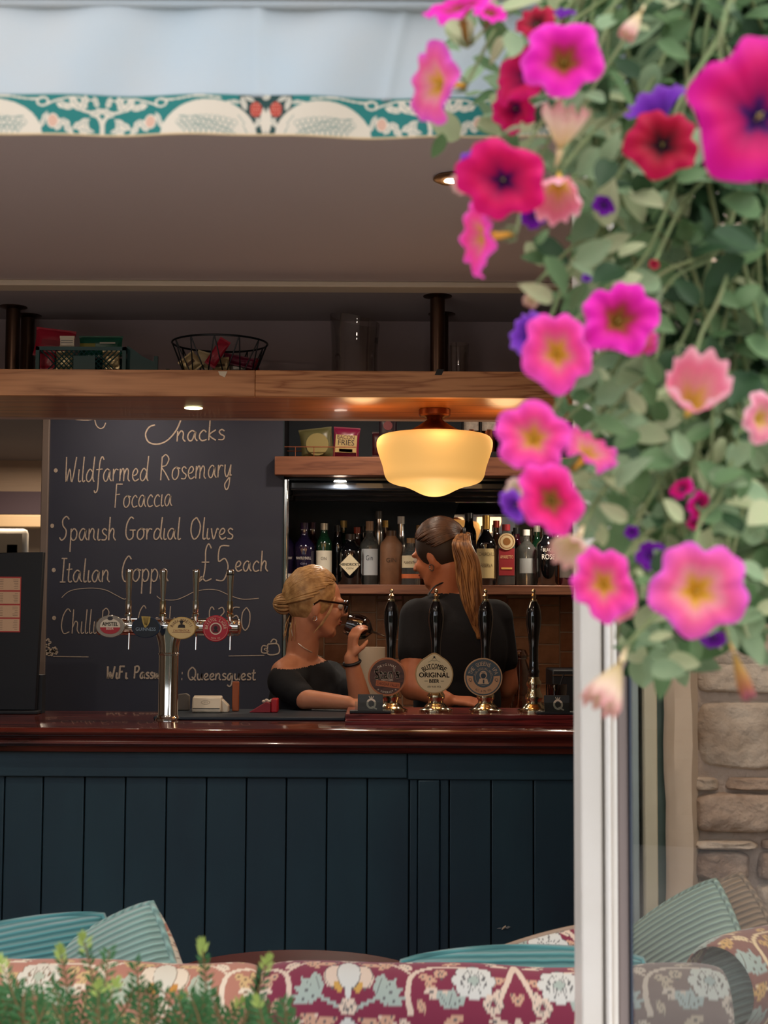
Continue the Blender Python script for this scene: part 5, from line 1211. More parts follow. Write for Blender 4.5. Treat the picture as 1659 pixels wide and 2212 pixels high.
# ---- woman standing with her back to us
c0 = P(946, 1196, 5.36)
w2 = thing('person', 'tall woman with a long ponytail and black t-shirt turned to the bottles', 'person', (P(985, 1400, 5.36).x, 5.36, 0))
H2 = frame(c0, (-.80, .50, -.30)); T2 = lambda p: H2 @ Vector(p)
def body2(mb, g=0., cloth=False):
    a = P(903, 1333, 5.28); b_ = P(1068, 1335, 5.40)
    capsule(mb, a, .058+g, b_, .062+g)
    capsule(mb, P(962, 1302, 5.36), .058+g, P(985, 1335, 5.36), .08+g)
    capsule(mb, P(945, 1312, 5.34), .045+g, a, .05+g); capsule(mb, P(985, 1308, 5.38), .045+g, b_, .055+g)
    r_ = P(988, 1400, 5.36); mb.ell(tuple(r_), (.178+g, .125+g, .21+g), 30, 20)
    mb.ell((r_.x, 5.37, 1.12), (.155+g, .12+g, .22+g), 28, 18); mb.ell((r_.x, 5.38, .92), (.19+g, .15+g, .17+g), 28, 18)
    if not cloth or cloth == 'leg':
        for sx in (-1, 1):
            capsule(mb, (r_.x+sx*.09, 5.38, .88), .095+g, (r_.x+sx*.10, 5.38, .49), .06+g); capsule(mb, (r_.x+sx*.10, 5.38, .49), .058+g, (r_.x+sx*.10, 5.38, .1), .04+g)
            if not cloth: capsule(mb, (r_.x+sx*.10, 5.36, .045), .038, (r_.x+sx*.11, 5.52, .032), .028)
    e1 = P(893, 1482, 5.20); e2 = P(1092, 1480, 5.44)
    t = .52 if cloth else 1
    capsule(mb, a, .060+g, Vector(a).lerp(e1, t), .053+g*1.3); capsule(mb, b_, .060+g, Vector(b_).lerp(e2, .62 if cloth else 1), .050+g*1.3)
    return a, b_, e1, e2
mb = MB(); a, b_, e1, e2 = body2(mb)
nb = P(960, 1292, 5.37); capsule(mb, T2((-.03, 0, -.06)), .056, nb, .060); head_blobs(mb, H2)
capsule(mb, a, .055, e1, .050); wr = P(965, 1512, 5.12); capsule(mb, e1, .047, wr, .030); hand(mb, wr, (1, -.1, -.05), (0, .4, -1), .5, .95, thumb=1)
wr = P(1080, 1500, 5.66); wr.z = 1.06; capsule(mb, e2, .045, wr, .030); hand(mb, wr, (-.3, 1, -.1), (0, 0, -1), .4, .95, thumb=-1)
remesh(mb, 'body', mat('skin_tan', '#b8714f', .5, noise=(20, '#a35f42', .4)), w2, .006, 5); eyes(H2, w2)
MB().ell((.094, 0, -.055), (.007, .019, .0045), 14, 8, H2).ell((.0925, 0, -.064), (.007, .016, .005), 14, 8, H2).build('lips', M_lip, parent=w2)
zt_ = P(960, 1282, 5.37).z; za_ = P(890, 1402, 5.25).z
def keep2(c): return .93 < c.z < zt_-.0+.0*c.x and not (c.z < za_ and c.x < P(868+30, 1440, 5.3).x and c.y < 5.24)
mb = MB(); body2(mb, .011, True); remesh(mb, 't_shirt', mat('black_tshirt', '#0a0b12', .9, bump=(9, .5, .012)), w2, .008, 4, lambda c: .93 < c.z < zt_)
mb = MB(); body2(mb, .010, 'leg'); remesh(mb, 'trousers', MATS['dark_jeans'], w2, .011, 3, lambda c: .10 < c.z < .95)
M_hair2 = mat('hair_brown', '#5a3c28', .4, noise=((30, 30, 30), '#2e1c14', .9)); M_hair2b = mat('hair_honey', '#a9794a', .45, noise=((50, 50, 12), '#5e3a22', 1.))
cap_c, cap_r = (-.022, 0, .024), (.100, .088, .106)
MB().ell(cap_c, cap_r, 30, 20, H2).build('hair_cap', mat('hair_dark_root', '#2c1d15', .6), parent=w2, smooth=180)
st = []
for i in range(260):
    a_ = rnd.uniform(-1, 1)*PI*.66; st.append((.80*math.cos(a_*.9)+rnd.uniform(-.1, .1), math.sin(a_), .45+.5*math.cos(a_)+rnd.uniform(-.4, .15)))
mb = MB(); strands(mb, H2, cap_c, tuple(v+.004 for v in cap_r), st, (-1, 0, .12), .0042, 12, rnd)
tag(mb.build('hair_strands', M_hair2, parent=w2, smooth=180), kind='stuff')
tie = T2((-.128, 0, .035)); 
mb = MB(); mb.tube([tie+Vector((.0, .020*math.cos(t), .020*math.sin(t))) for t in [i*PI/8 for i in range(16)]], .006, 8, closed=True); mb.build('hair_tie', M_blackm, parent=w2)
path = [tie, P(996, 1176, 5.20), P(1008, 1215, 5.19), P(1014, 1262, 5.20), P(1022, 1310, 5.20), P(1032, 1350, 5.21), P(1037, 1378, 5.22)]
wid = [.016, .034, .040, .040, .032, .018, .004]
mb = MB()
for i in range(150):
    q = rnd.uniform(0, 2*PI); rr = rnd.random()**.5; ph = rnd.uniform(0, 6)
    pts = []
    for k_, (p_, w_) in enumerate(zip(path, wid)):
        p_ = Vector(p_); pts.append(p_+Vector((math.cos(q)*rr*w_+.006*math.sin(ph+k_*1.6), math.sin(q)*rr*w_*.55, rnd.uniform(-.004, .004))))
    if rnd.random() < .35: pts = pts[:rnd.choice((5, 6))]
    mb.tube(crm(pts, 4), .0042, 5)
tag(mb.build('ponytail', M_hair2b, parent=w2, smooth=180), kind='stuff')
MB().tube([T2((-.006+.009*math.cos(t), .088, -.060+.012*math.sin(t))) for t in [i*PI/6 for i in range(12)]], .0022, 6, closed=True).build('earring', M_chrome, parent=w2)
st_ = crm([P(925, 1285, 5.29), P(938, 1268, 5.295), P(958, 1258, 5.302), P(972, 1256, 5.318)], 6)
MB().tube(st_, .006, 8, sq=.5).build('apron_strap', M_blackm, parent=w2)
# ------------------------------------------------------------------ printed fabrics (flat print held in vertex colours)
class Paint:
    def __init__(s, U, V, bg): s.U, s.V = U, V; s.C = np.empty(U.shape+(3,)); s.C[:] = lin(bg)
    def m(s, mask, col): s.C[mask] = lin(col)
    def ell(s, cx, cy, rx, ry, col, rot=0.):
        u, v = s.U-cx, s.V-cy; c, n = math.cos(rot), math.sin(rot); a = (u*c+v*n)/rx; b = (-u*n+v*c)/ry
        s.m(a*a+b*b < 1, col)
    def ring(s, cx, cy, rx, ry, wd, col):
        d = np.sqrt(((s.U-cx)/rx)**2+((s.V-cy)/ry)**2); s.m(np.abs(d-1)*min(rx, ry) < wd/2, col)
    def line(s, pts, w0, col, w1=None):
        w1 = w0 if w1 is None else w1; pts = [(p.x, p.y) for p in crm(pts, 5)]; n = len(pts)-1
        for i in range(n):
            (ax, ay), (bx, by) = pts[i], pts[i+1]; dx, dy = bx-ax, by-ay; L = dx*dx+dy*dy+1e-9
            t = np.clip(((s.U-ax)*dx+(s.V-ay)*dy)/L, 0, 1); d = np.hypot(s.U-ax-t*dx, s.V-ay-t*dy)
            s.m(d < (w0+(w1-w0)*(i+t)/n)/2, col)
    def leaf(s, cx, cy, ang, L, W, col, vein=None, lobes=0):
        u, v = s.U-cx, s.V-cy; c, n = math.cos(ang), math.sin(ang); a = (u*c+v*n)/L; b = np.abs(-u*n+v*c)
        h = W/2*np.sin(np.clip(a, 0, 1)*PI)**.8
        if lobes: h = h*(.62+.38*np.abs(np.sin(a*PI*lobes)))
        s.m((a > 0) & (a < 1) & (b < h), col)
        if vein: s.m((a > .08) & (a < .8) & (b < .9), vein)
    def flower(s, cx, cy, r, col, line_, n=8, ctr=None):
        u, v = s.U-cx, s.V-cy; d = np.hypot(u, v); a = np.arctan2(v, u); R_ = r*(.84+.16*np.abs(np.cos(a*n/2)))
        s.m(d < R_+1.3, line_); s.m(d < R_, col); s.m((np.abs(np.sin(a*n/2)) > .985) & (d < R_*.9) & (d > r*.3), line_)
        s.m((np.abs(np.sin(a*n*1.5)) > .97) & (d < R_*.62) & (d > r*.3), line_)
        s.ell(cx, cy, r*.26, r*.24, ctr or col); s.ring(cx, cy, r*.27, r*.25, 1.6, line_)
def fabric(U, V, pal):
    """mirror-repeat acanthus and flower cloth; U, V in photo-pixel units"""
    hp = 365.; u = np.abs(((U+hp) % (2*hp))-hp); vp = 150.; row = np.floor(V/vp); v = V-row*vp
    p = Paint(u, v, pal['bg']); cr, gr, ln, ac = pal['cream'], pal['grey'], pal['line'], pal['accent']
    # big scrolling stems
    p.line([(135, 150), (128, 110), (138, 60), (175, 36), (230, 30), (280, 42)], 13, cr, 7); p.line([(365, 10), (350, 60), (330, 110), (310, 150)], 14, cr, 9)
    p.line([(0, 150), (40, 128), (80, 112), (120, 118)], 9, gr, 6); p.line([(60, 0), (100, 20), (135, 55)], 8, cr, 5)
    # leaflets
    for (x, y, a, L, W) in ((150, 60, .4, 46, 20), (165, 78, .9, 50, 20), (160, 100, .2, 60, 18), (175, 118, -.3, 50, 18), (150, 120, 1.1, 34, 18), (20, 10, .3, 60, 22), (60, 24, -.5, 50, 20), (110, 8, .9, 46, 22), (96, 12, 2.4, 42, 18),
                            (345, 60, 2.6, 50, 18), (335, 90, 2.2, 46, 18), (350, 100, .9, 40, 16), (300, 10, .2, 50, 18), (250, 8, 2.9, 46, 18), (225, 100, 2.0, 40, 16)): p.leaf(x, y, a, L, W, cr if (x+y) % 3 else pal['tan'], ln)
    # lobed grey-green leaf
    for (x, y, a) in ((60, 112, -.75), (60, 112, -.25), (60, 112, -1.3), (60, 112, .3)): p.leaf(x, y, a, 60, 30, gr, ln, 2)
    for (x, y, a) in ((215, 140, -.6), (215, 140, -1.3), (215, 140, -2.1)): p.leaf(x, y, a, 46, 26, gr, ln, 2)
    # tulip on the axis
    p.ell(30, 62, 24, 36, cr, -.2); p.ring(26, 62, 26, 38, 1.6, ln); p.ell(22, 92, 9, 14, ac, .3); p.ell(0, 56, 26, 46, ln); p.ell(0, 55, 24.5, 44, pal['pale']); p.leaf(0, 90, 1.57, 34, 14, pal['pale'])
    # large open flower and small ones
    p.flower(272, 74, 48, pal['pale'], ln, 8, gr); p.flower(312, 128, 22, cr, ln, 6, pal['bg']); p.flower(200, 56, 15, pal['tan'], ln, 5); p.flower(0, 138, 20, cr, ln, 6)
    return p.C
PAL_R = dict(bg='#7c2440', cream='#d8c2b0', grey='#a3b0a8', line='#5b5a5c', accent='#c79a4c', tan='#c99d84', pale='#cfcfca')
PAL_L = dict(bg='#b87c68', cream='#ead8c0', grey='#b5bca6', line='#86684e', accent='#c98a3c', tan='#d3b07c', pale='#ded6c4')
PAL_SHADE = dict(bg='#5e524e', cream='#9c9488', grey='#7d8b88', line='#4c4a48', accent='#8a7a5c', tan='#8f8676', pale='#9aa09a')  # sofa behind the glass: shade and pane dimming put into the print
PAL_G = dict(bg='#7a4c40', cream='#d9c39a', grey='#98a8a0', line='#54493c', accent='#c79a4c', tan='#c29a5c', pale='#bfc6bd')  # golden print of the receding sofa, sunlight put into the colours
M_fab = mat('printed_cotton', '#ffffff', .85, attr=True, sheen=.2)
def grid_mesh(name, XYZ, cols, m, parent, solid=0.):
    nu, nv = XYZ.shape[:2]
    vs = XYZ.reshape(-1, 3); idx = np.arange(nu*nv).reshape(nu, nv)
    fs = np.stack([idx[:-1, :-1], idx[1:, :-1], idx[1:, 1:], idx[:-1, 1:]], -1).reshape(-1, 4)
    me = bpy.data.meshes.new(name); off = np.array(parent.location) if parent is not None else np.zeros(3)
    me.vertices.add(len(vs)); me.vertices.foreach_set('co', (vs-off).astype(np.float32).ravel())
    me.loops.add(fs.size); me.loops.foreach_set('vertex_index', fs.astype(np.int32).ravel())
    me.polygons.add(len(fs)); me.polygons.foreach_set('loop_start', np.arange(0, fs.size, 4, dtype=np.int32)); me.polygons.foreach_set('loop_total', np.full(len(fs), 4, dtype=np.int32))
    me.update(calc_edges=True); me.polygons.foreach_set('use_smooth', [True]*len(fs))
    if cols is not None:
        ca = me.color_attributes.new('Col', 'FLOAT_COLOR', 'POINT')
        ca.data.foreach_set('color', np.concatenate([cols.reshape(-1, 3), np.ones((len(vs), 1))], 1).astype(np.float32).ravel())
    me.materials.append(m); o = bpy.data.objects.new(name, me); C.objects.link(o)
    if parent is not None: o.parent = parent
    if solid: s_ = o.modifiers.new('solid', 'SOLIDIFY'); s_.thickness = solid; s_.offset = 1
    return o
def sofa(name_label, a, b, ztop, R_, pal, u0=0., vlo=.30, ends=(True, True), lump=None, seat=True):
    """sofa run from a to b (x,y of the roll axis) with a rolled back; a->b left to right"""
    a, b = Vector((a[0], a[1])), Vector((b[0], b[1])); d = b-a; L = d.length; d.normalize(); nrm = Vector((d.y, -d.x))   # outward (towards camera)
    t = thing('sofa', name_label, 'sofa', (a.x, a.y, 0))
    zc = ztop-R_; k = 1329.
    prof = [(R_*.55, vlo-.16), (R_*.6, vlo), (R_*.75, zc-.08)]; 
    arc = [(R_*math.cos(q), zc+R_*math.sin(q)) for q in np.linspace(-.5, PI+.35, 70)]
    prof = [(R_*.62, z) for z in np.linspace(.12, zc-.07, 60)]+arc+[(-R_*.8, zc-.2)]
    prof = np.array(prof); seg = np.r_[0, np.cumsum(np.hypot(*np.diff(prof, axis=0).T))]
    top_i = int(np.argmax(prof[:, 1])); V = (seg[top_i]-seg)*k
    nu = int(L*k/1.9)+2; s_ = np.linspace(0, L, nu)
    SS, VV = np.meshgrid(s_, V, indexing='ij'); cols = fabric(SS*k+u0, VV+6, pal)
    e = np.minimum(SS, L-SS); sq = np.sqrt(np.clip(1-(1-np.clip(e/.05, 0, 1))**2, 0, 1))*.12+.88
    sag = .0035*np.sin(SS*9)+.002*np.sin(SS*23)
    off = prof[:, 0][None, :]*sq; z = zc+(prof[:, 1][None, :]-zc)*np.where(prof[:, 1][None, :] > zc-.1, sq, 1)+sag*(prof[:, 1][None, :] > zc-.05)
    X = a.x+d.x*SS+nrm.x*off; Y = a.y+d.y*SS+nrm.y*off
    grid_mesh('rolled_back', np.stack([X, Y, z], -1), cols, M_fab, t)
    M_pl = mat('sofa_plain', '#a58f80', .9)
    for s0, on in ((0, ends[0]), (L, ends[1])):
        if not on: continue
        c = a+d*s0; n = 32
        ring_ = [(c.x+nrm.x*p_[0]*.88, c.y+nrm.y*p_[0]*.88, zc+(p_[1]-zc)*.88) for p_ in [(R_*math.cos(q), zc+R_*math.sin(q)) for q in np.linspace(0, 2*PI, n, endpoint=False)]]
        MB().add(ring_, [tuple(range(n))]).build('roll_end', mat('roll_end_fabric', '#8b7a70', .9, noise=(60, '#5c5650', .8)), parent=t, smooth=0)
    dd = 1 if seat else .4
    def ob(nm, s0, s1, o0, o1, z0, z1, m, bev):
        p_ = [a+d*s0+nrm*o0, a+d*s1+nrm*o0, a+d*s1+nrm*o1, a+d*s0+nrm*o1]
        MB().add([(q.x, q.y, z0) for q in p_]+[(q.x, q.y, z1) for q in p_], [(0, 3, 2, 1), (4, 5, 6, 7), (0, 1, 5, 4), (1, 2, 6, 5), (2, 3, 7, 6), (3, 0, 4, 7)]).build(nm, m, parent=t, bevel=bev)
    ob('frame', .01, L-.01, -.32*dd, .04, .10, .30, M_pl, .01); ob('seat_cushion', .01, L-.01, -.36*dd, -.06, .30, .44, mat('seat_fabric', '#8a5560', .9), .03)
    for s0 in (.05, L-.09):
        for o0 in (-.30*dd, .0): ob('foot', s0, s0+.04, o0, o0+.04, 0, .10, M_blackm, 0)
    return t
SY = 2.42; ztop = PZ(2094, SY-.03, 800)
sofa('sofa end seen through the window pane, its shade put into greyed print colours', (PX(1352, SY, 2100), SY), (PX(1562, SY, 2100), SY), ztop, .085, PAL_SHADE, u0=100, seat=False)
sofa('sofa with maroon and cream floral print, its rolled back right of the yew sprigs', (PX(566, SY, 2100), SY), (PX(1350, SY, 2100), SY), ztop, .085, PAL_R, u0=365*2-(760-566)*1.0)
sofa('sofa with cream and russet floral print behind the yew sprigs at the left', (PX(-230, SY, 2100), SY), (PX(556, SY, 2100), SY), ztop+.003, .085, PAL_L, u0=120)
sofa('sofa seen through the window pane, running back, sunlight put into its golden print', (PX(1440, 2.56, 2100)+.10, 2.60), (.92, 2.88), ztop+.0, .085, PAL_G, u0=60, seat=False, ends=(False, True))
# ------------------------------------------------------------------ cushions
M_teal = mat('teal_corduroy', '#4f8f90', .8, wave=(26, 'Y', .004), sheen=.4); M_teal2 = mat('pale_teal_corduroy', '#8fb3a8', .8, wave=(26, 'Y', .004), sheen=.4)
def cushion(label, corner, side, rot, tilt, yaw, Y, front, pal, thick=.075, cr=(1, 1)):
    """square cushion; corner = pixel of its top corner; rot in the picture plane (rad), tilt back"""
    cpt = P(corner[0], corner[1], Y)
    R_ = Matrix.Rotation(yaw, 4, 'Z')@Matrix.Rotation(PI/2-tilt, 4, 'X')@Matrix.Rotation(rot, 4, 'Z')
    lc = Vector((cr[0]*side/2*.93, cr[1]*side/2*.93, 0)); ctr = cpt-(R_@lc)
    t = thing('cushion', label, 'cushion', ctr); M = Matrix.Translation(ctr)@R_
    n = 44; g = np.linspace(-1, 1, n+1); U, V = np.meshgrid(g, g, indexing='ij')
    pin = 1-.07*(1-U**2)*V**2-.0; pin2 = 1-.07*(1-V**2)*U**2
    hgt = (np.clip(1-U**2, 0, 1)**.42)*(np.clip(1-V**2, 0, 1)**.42)*thick+.004*np.sin(U*5+V*3)*np.clip((1-U**2)*(1-V**2), 0, 1)
    for sg, nm in ((1, 'front_cover'), (-1, 'back_cover')):
        if sg == -1 or front is None: n2 = 190
        else: n2 = n
        g = np.linspace(-1, 1, n2+1); U, V = np.meshgrid(g, g, indexing='ij')
        h_ = (np.clip(1-U**2, 0, 1)**.42)*(np.clip(1-V**2, 0, 1)**.42)*thick*sg
        q_ = 1-.095*U**2*V**2; X = U*side/2*q_*1.03; Y_ = V*side/2*q_*1.03
        L_ = np.stack([X, Y_, h_], -1).reshape(-1, 3); A = np.array(M); W_ = (L_@A[:3, :3].T+A[:3, 3]).reshape(n2+1, n2+1, 3)
        if sg == 1 and front is not None:
            o = MB(); o.v = [tuple(q) for q in L_]; o.f = [(i*(n2+1)+j, (i+1)*(n2+1)+j, (i+1)*(n2+1)+j+1, i*(n2+1)+j+1) for i in range(n2) for j in range(n2)]
            ob = o.build(nm, front, parent=t, local=True, smooth=180); ob.matrix_local = R_
        else: grid_mesh(nm, W_, fabric(U*260+900, V*260+300, pal), M_fab, t)
    ed = []
    for k_ in range(4):
        for i in range(16):
            s_ = -1+2*i/16
            u, v = [(s_, -1), (1, s_), (-s_, 1), (-1, -s_)][k_]
            q_ = (1-.095*u*u*v*v)*1.03; ed.append(M@Vector((u*side/2*q_, v*side/2*q_, 0)))
    MB().tube(ed, .006, 8, closed=True).build('piping', front or mat('piping_tan', '#a08a78', .8), parent=t, smooth=60)
    return t
cushion('pale teal corduroy cushion standing on its corner, tallest at the left', (328, 1952), .36, .53, .16, -.66, 2.57, M_teal2, PAL_L, .085)
cushion('darker teal corduroy cushion leaning left behind the pale one', (222, 1978), .46, .22, .26, -.1, 2.68, M_teal, PAL_L, .09)
cushion('russet floral cushion at the far left edge behind the sofa back', (20, 2026), .40, .35, .3, .2, 2.84, None, PAL_R, .06)
cushion('teal corduroy cushion lying low along the sofa back beside the white frame', (870, 2078), .46, .0, .35, .06, 2.56, M_teal, PAL_R, .05, cr=(-1, 1))
cushion('maroon floral cushion rising behind the teal one beside the white frame', (1300, 1998), .42, .36, .3, -.1, 2.72, None, PAL_R, .06, cr=(1, 1))
cushion('sage ribbed cushion with a peaked corner against the stone wall', (1545, 1903), .30, .62, .25, -.98, 2.78, mat('sage_corduroy', '#8ea89c', .8, wave=(26, 'Y', .004)), PAL_G, .05)
cushion('brown ribbed cushion behind the sage one at the right edge', (1600, 1890), .30, .62, .25, -.8, 2.88, mat('brown_corduroy', '#93806a', .8, wave=(26, 'Y', .004)), PAL_G, .05)
# round table
ty_ = 2.96; tr = .30; tz_ = PZ(2053, ty_+tr-.01, 640); txx = PX(636, ty_, 2070)
t = thing('round_table', 'small round dark red wooden table between the cushions', 'table', (txx, ty_, 0))
MB().lathe([(0, tz_-.028), (tr-.006, tz_-.028), (tr, tz_-.022), (tr, tz_-.004), (tr-.004, tz_), (0, tz_)], 64, (txx, ty_, 0)).build('tabletop', mat('red_table', '#5a201c', .35, noise=((3, 20, 3), '#401512', .6)), parent=t)
MB().lathe([(0, .02), (.03, .02), (.026, tz_-.03), (0, tz_-.03)], 24, (txx, ty_, 0)).build('pedestal', M_blackm, parent=t)
MB().lathe([(0, 0), (.18, 0), (.18, .012), (.04, .024), (0, .024)], 40, (txx, ty_, 0)).build('foot', M_blackm, parent=t)
# moth resting on the panelling
c = P(1088, 2004, YF+.01); u = YF/F
mo = thing('moth', 'tiny pale moth on the navy panels above the right cushion', 'moth', c)
MB().tube([c+Vector((-4*u, 0, -4*u)), c, c+Vector((5*u, 0, 4*u))], [.001, .0035, .002], 8).build('body', mat('moth', '#cfb9a2', .8), parent=mo)
for sx in (-1, 1): MB().prism([(c.x+sx*2*u, c.z), (c.x+sx*10*u, c.z+sx*2*u+2*u), (c.x+sx*15*u, c.z+sx*2*u), (c.x+sx*8*u, c.z-2*u)], c.y-.001, c.y).build('wing', mat('moth_wing', '#8a8a88', .8), parent=mo)

# ------------------------------------------------------------------ awning
AY = 1.52; ka = F/AY
aw = thing('awning', 'pale blue canvas awning with a teal bird and berry patterned border', 'awning', (0, AY, PZ(298, AY)))
xa, xb = PX(-420, AY, 100), PX(1900, AY, 100)
zb0, zb1, zt0 = PZ(299, AY, 500), PZ(212, AY, 500), PZ(14, AY, 500)
def folds(X, T):   # gentle canvas folds, T 0 at the top
    return .004*np.sin(X*21+T*1.5)*np.clip(T, 0, 1)+.0025*np.sin(X*47+2*T)+.002*np.sin(X*9+1)
nu = 300; Xs = np.linspace(xa, xb, nu); Ts = np.linspace(0, 1, 24); XX, TT = np.meshgrid(Xs, Ts, indexing='ij')
diag = .0035*np.exp(-((XX-.16-TT*-.035)/.006)**2)+.003*np.exp(-((XX-.02+TT*.02)/.006)**2)+.003*np.exp(-((XX+.14)/.008)**2)
M_canv = mat('awning_canvas', '#cbd8e0', .9, noise=(5, '#dcd6cf', .55), transl=.35, bump=(300, .12, .001))
M_aw = mat('awning_print', '#ffffff', .9, attr=True, transl=.3)
grid_mesh('canvas', np.stack([XX, AY+folds(XX, TT)-diag, zt0+(zb1-zt0)*TT], -1), None, M_canv, aw, .0012)
nu2 = int((xb-xa)*ka/1.7); Xs = np.linspace(xa, xb, nu2); Ts = np.linspace(0, 1, 56); XX, TT = np.meshgrid(Xs, Ts, indexing='ij')
def valance(PXX, PYY):
    hp = 362.; U = np.abs(((PXX-565+hp) % (2*hp))-hp); p = Paint(U, PYY, '#2f8480'); cr = '#e6dccb'; gr = '#a9b8a8'; ln = '#8fa39a'
    dk = '#31514f'; p.m(U < 58, dk)
    # big cream wing arches
    p.ell(126, 301, 106, 80, cr)
    for i in range(4):
        for j in range(11-i): p.ring(70+j*12+i*6, 262+i*9+((j-5)**2)*.35, 7, 6, 1.3, ln)
    p.line([(60, 298), (90, 284), (140, 262), (190, 258)], 2, ln); p.line([(62, 300), (110, 286), (160, 276)], 2, ln)
    # strawberries and their leaves
    p.leaf(4, 298, -1.55, 60, 16, cr); p.line([(3, 298), (8, 268), (22, 262)], 3, cr)
    for (x, y, a, L, W) in ((40, 296, -1.1, 40, 14), (44, 276, -.9, 36, 13), (0, 222, -1.2, 18, 12), (24, 224, -.4, 26, 10), (44, 246, -1.3, 34, 12), (10, 262, .9, 26, 12), (52, 226, .0, 36, 8)): p.leaf(x, y, a, L, W, cr, ln)
    p.ell(22, 242, 13.5, 17, '#c24a3c')
    for i in range(5):
        for j in range(4): p.ell(14+j*5.2+(i % 2)*2.4, 231+i*5.5, 1.1, 1.3, '#efb9a4')
    # teal side: scroll, fruit, branching acanthus
    p.ring(232, 226, 12, 9, 4, cr); p.line([(238, 234), (262, 224), (300, 216), (340, 222)], 5, cr, 3); p.line([(100, 218), (150, 214), (200, 220), (228, 220)], 4, cr)
    p.line([(362, 300), (360, 270), (345, 252), (318, 244), (290, 232)], 10, cr, 4); p.line([(300, 300), (290, 280), (262, 262)], 5, cr)
    for (x, y, a, L, W) in ((318, 246, -1.3, 36, 20), (318, 246, -2.3, 40, 20), (300, 240, -2.9, 40, 18), (336, 262, 2.6, 46, 18), (330, 266, 1.9, 40, 18), (336, 256, -.5, 32, 18), (280, 262, 2.2, 34, 18), (280, 262, 1.2, 36, 18), (352, 238, -1.9, 26, 14), (268, 224, .8, 26, 14), (244, 246, 2.0, 44, 14), (346, 290, 3.3, 40, 14)): p.leaf(x, y, a, L, W, cr, ln, 2)
    p.ell(255, 268, 13.5, 16, cr); p.ell(255, 268, 10.5, 13, '#e0b8a2')
    p.m(PYY > 295, '#e2c9a0')
    return p.C
fx = (XX-0)*ka+829.5
cols = valance(fx, 211+88*TT)
grid_mesh('valance', np.stack([XX, AY+folds(XX, 1+TT*.3)-.0015, zb1+.002+(zb0-zb1)*TT], -1), cols, M_aw, aw, .0012)
MB().box((xa, AY-.006, zt0-.003), (xb, AY+.010, zt0+.006)).build('hem_seam', M_canv, parent=aw, bevel=.003)
MB().box((xa, AY-.014, zt0+.006), (xb, AY+.03, zt0+.05)).build('front_bar', mat('awning_bar', '#c9c6c2', .4, .3), parent=aw, bevel=.008)
MB().add([(xa, AY+.0, zt0+.045), (xb, AY+.0, zt0+.045), (xb, fy, 2.9), (xa, fy, 2.9)], [(0, 1, 2, 3)]).build('roof_canvas', mat('awning_roof', '#b9c2c8', .9), parent=aw, smooth=0)

# ------------------------------------------------------------------ hedge added behind the camera, darkens the mirror and pane reflections
gd = MB(); r_ = random.Random(3)
hg = thing('reflection_hedge', 'unseen hedge added opposite the window to darken the reflections', 'hedge', (0, -5.5, -.1))
n1, n2 = 90, 30; vs = []
for i in range(n1+1):
    for j in range(n2+1): vs.append((-8+16*i/n1, -5.5+r_.uniform(-.12, .12), -.1+2.9*j/n2+(r_.uniform(-.1, .1) if j == n2 else 0)))
gd.add(vs, [(i*(n2+1)+j, (i+1)*(n2+1)+j, (i+1)*(n2+1)+j+1, i*(n2+1)+j+1) for i in range(n1) for j in range(n2)])
gd.build('foliage', mat('hedge_green', '#5e6052', .8, noise=(12, '#3c3e34', 1.)), parent=hg, smooth=0)

# ------------------------------------------------------------------ petunias
def two(name, transl=.35, rough=.6, **k): return mat(name, '#ffffff', rough, attr=True, transl=transl, spec=.3, **k)
M_pet = two('petal', .38)
def lerp3(stops, t):
    for (a, ca), (b, cb) in zip(stops[:-1], stops[1:]):
        if t <= b: k_ = (t-a)/(b-a); return tuple(x+(y-x)*k_ for x, y in zip(ca, cb))
    return stops[-1][1]
KIND = {
 'magenta': [(0, '#5a3a10'), (.12, '#8a6a20'), (.30, '#a83040'), (.48, '#e0189a'), (.8, '#f41cc0'), (1, '#f64ccc')],
 'pink':    [(0, '#b98a18'), (.16, '#d8a030'), (.36, '#e8688a'), (.55, '#f83f90'), (.82, '#fa48b4'), (1, '#fa5cd0')],
 'rose':    [(0, '#c89018'), (.18, '#e0a830'), (.40, '#f090a0'), (.6, '#f45f96'), (.85, '#f25fb8'), (1, '#e85fd8')],
 'hot':     [(0, '#6a5020'), (.14, '#98702c'), (.30, '#c02850'), (.5, '#fa2080'), (.8, '#fb3aa0'), (1, '#fa50c8')],
 'crimson': [(0, '#240c40'), (.16, '#3a1050'), (.26, '#a0044c'), (.6, '#d60458'), (1, '#e00878')],
 'red':     [(0, '#14101c'), (.16, '#201420'), (.28, '#6a0618'), (.6, '#b00430'), (1, '#c4084c')],
 'cerise':  [(0, '#200c48'), (.15, '#3c1060'), (.28, '#a80458'), (.6, '#d8046c'), (1, '#dc0ca0')],
 'purple':  [(0, '#3a1468'), (.3, '#5c1c98'), (.7, '#8a3cd0'), (1, '#a468e0')],
 'violet':  [(0, '#3c0c60'), (.5, '#6a0aa0'), (1, '#8410b0')],
 'pale':    [(0, '#d0a030'), (.18, '#e0b450'), (.4, '#eaa0a0'), (.7, '#ee7f9c'), (1, '#f6c0cc')],
 'wilt':    [(0, '#b8a060'), (.3, '#e2cfa0'), (.7, '#e8cfb8'), (1, '#d89a9a')],
 'brown':   [(0, '#a08838'), (.4, '#b8904c'), (.8, '#a86848'), (1, '#a05868')],
}
basket_c = P(1560, -260, 1.32)
pt = thing('petunia_plant', 'trailing pink, crimson and purple petunias hanging in front of the window', 'plant', basket_c)
M_calyx = mat('calyx_green', '#7f9468', .7, transl=.2); M_stem = mat('stem_green', '#6f8252', .7, noise=(30, '#6a5a3c', .5))
fl_pts = []
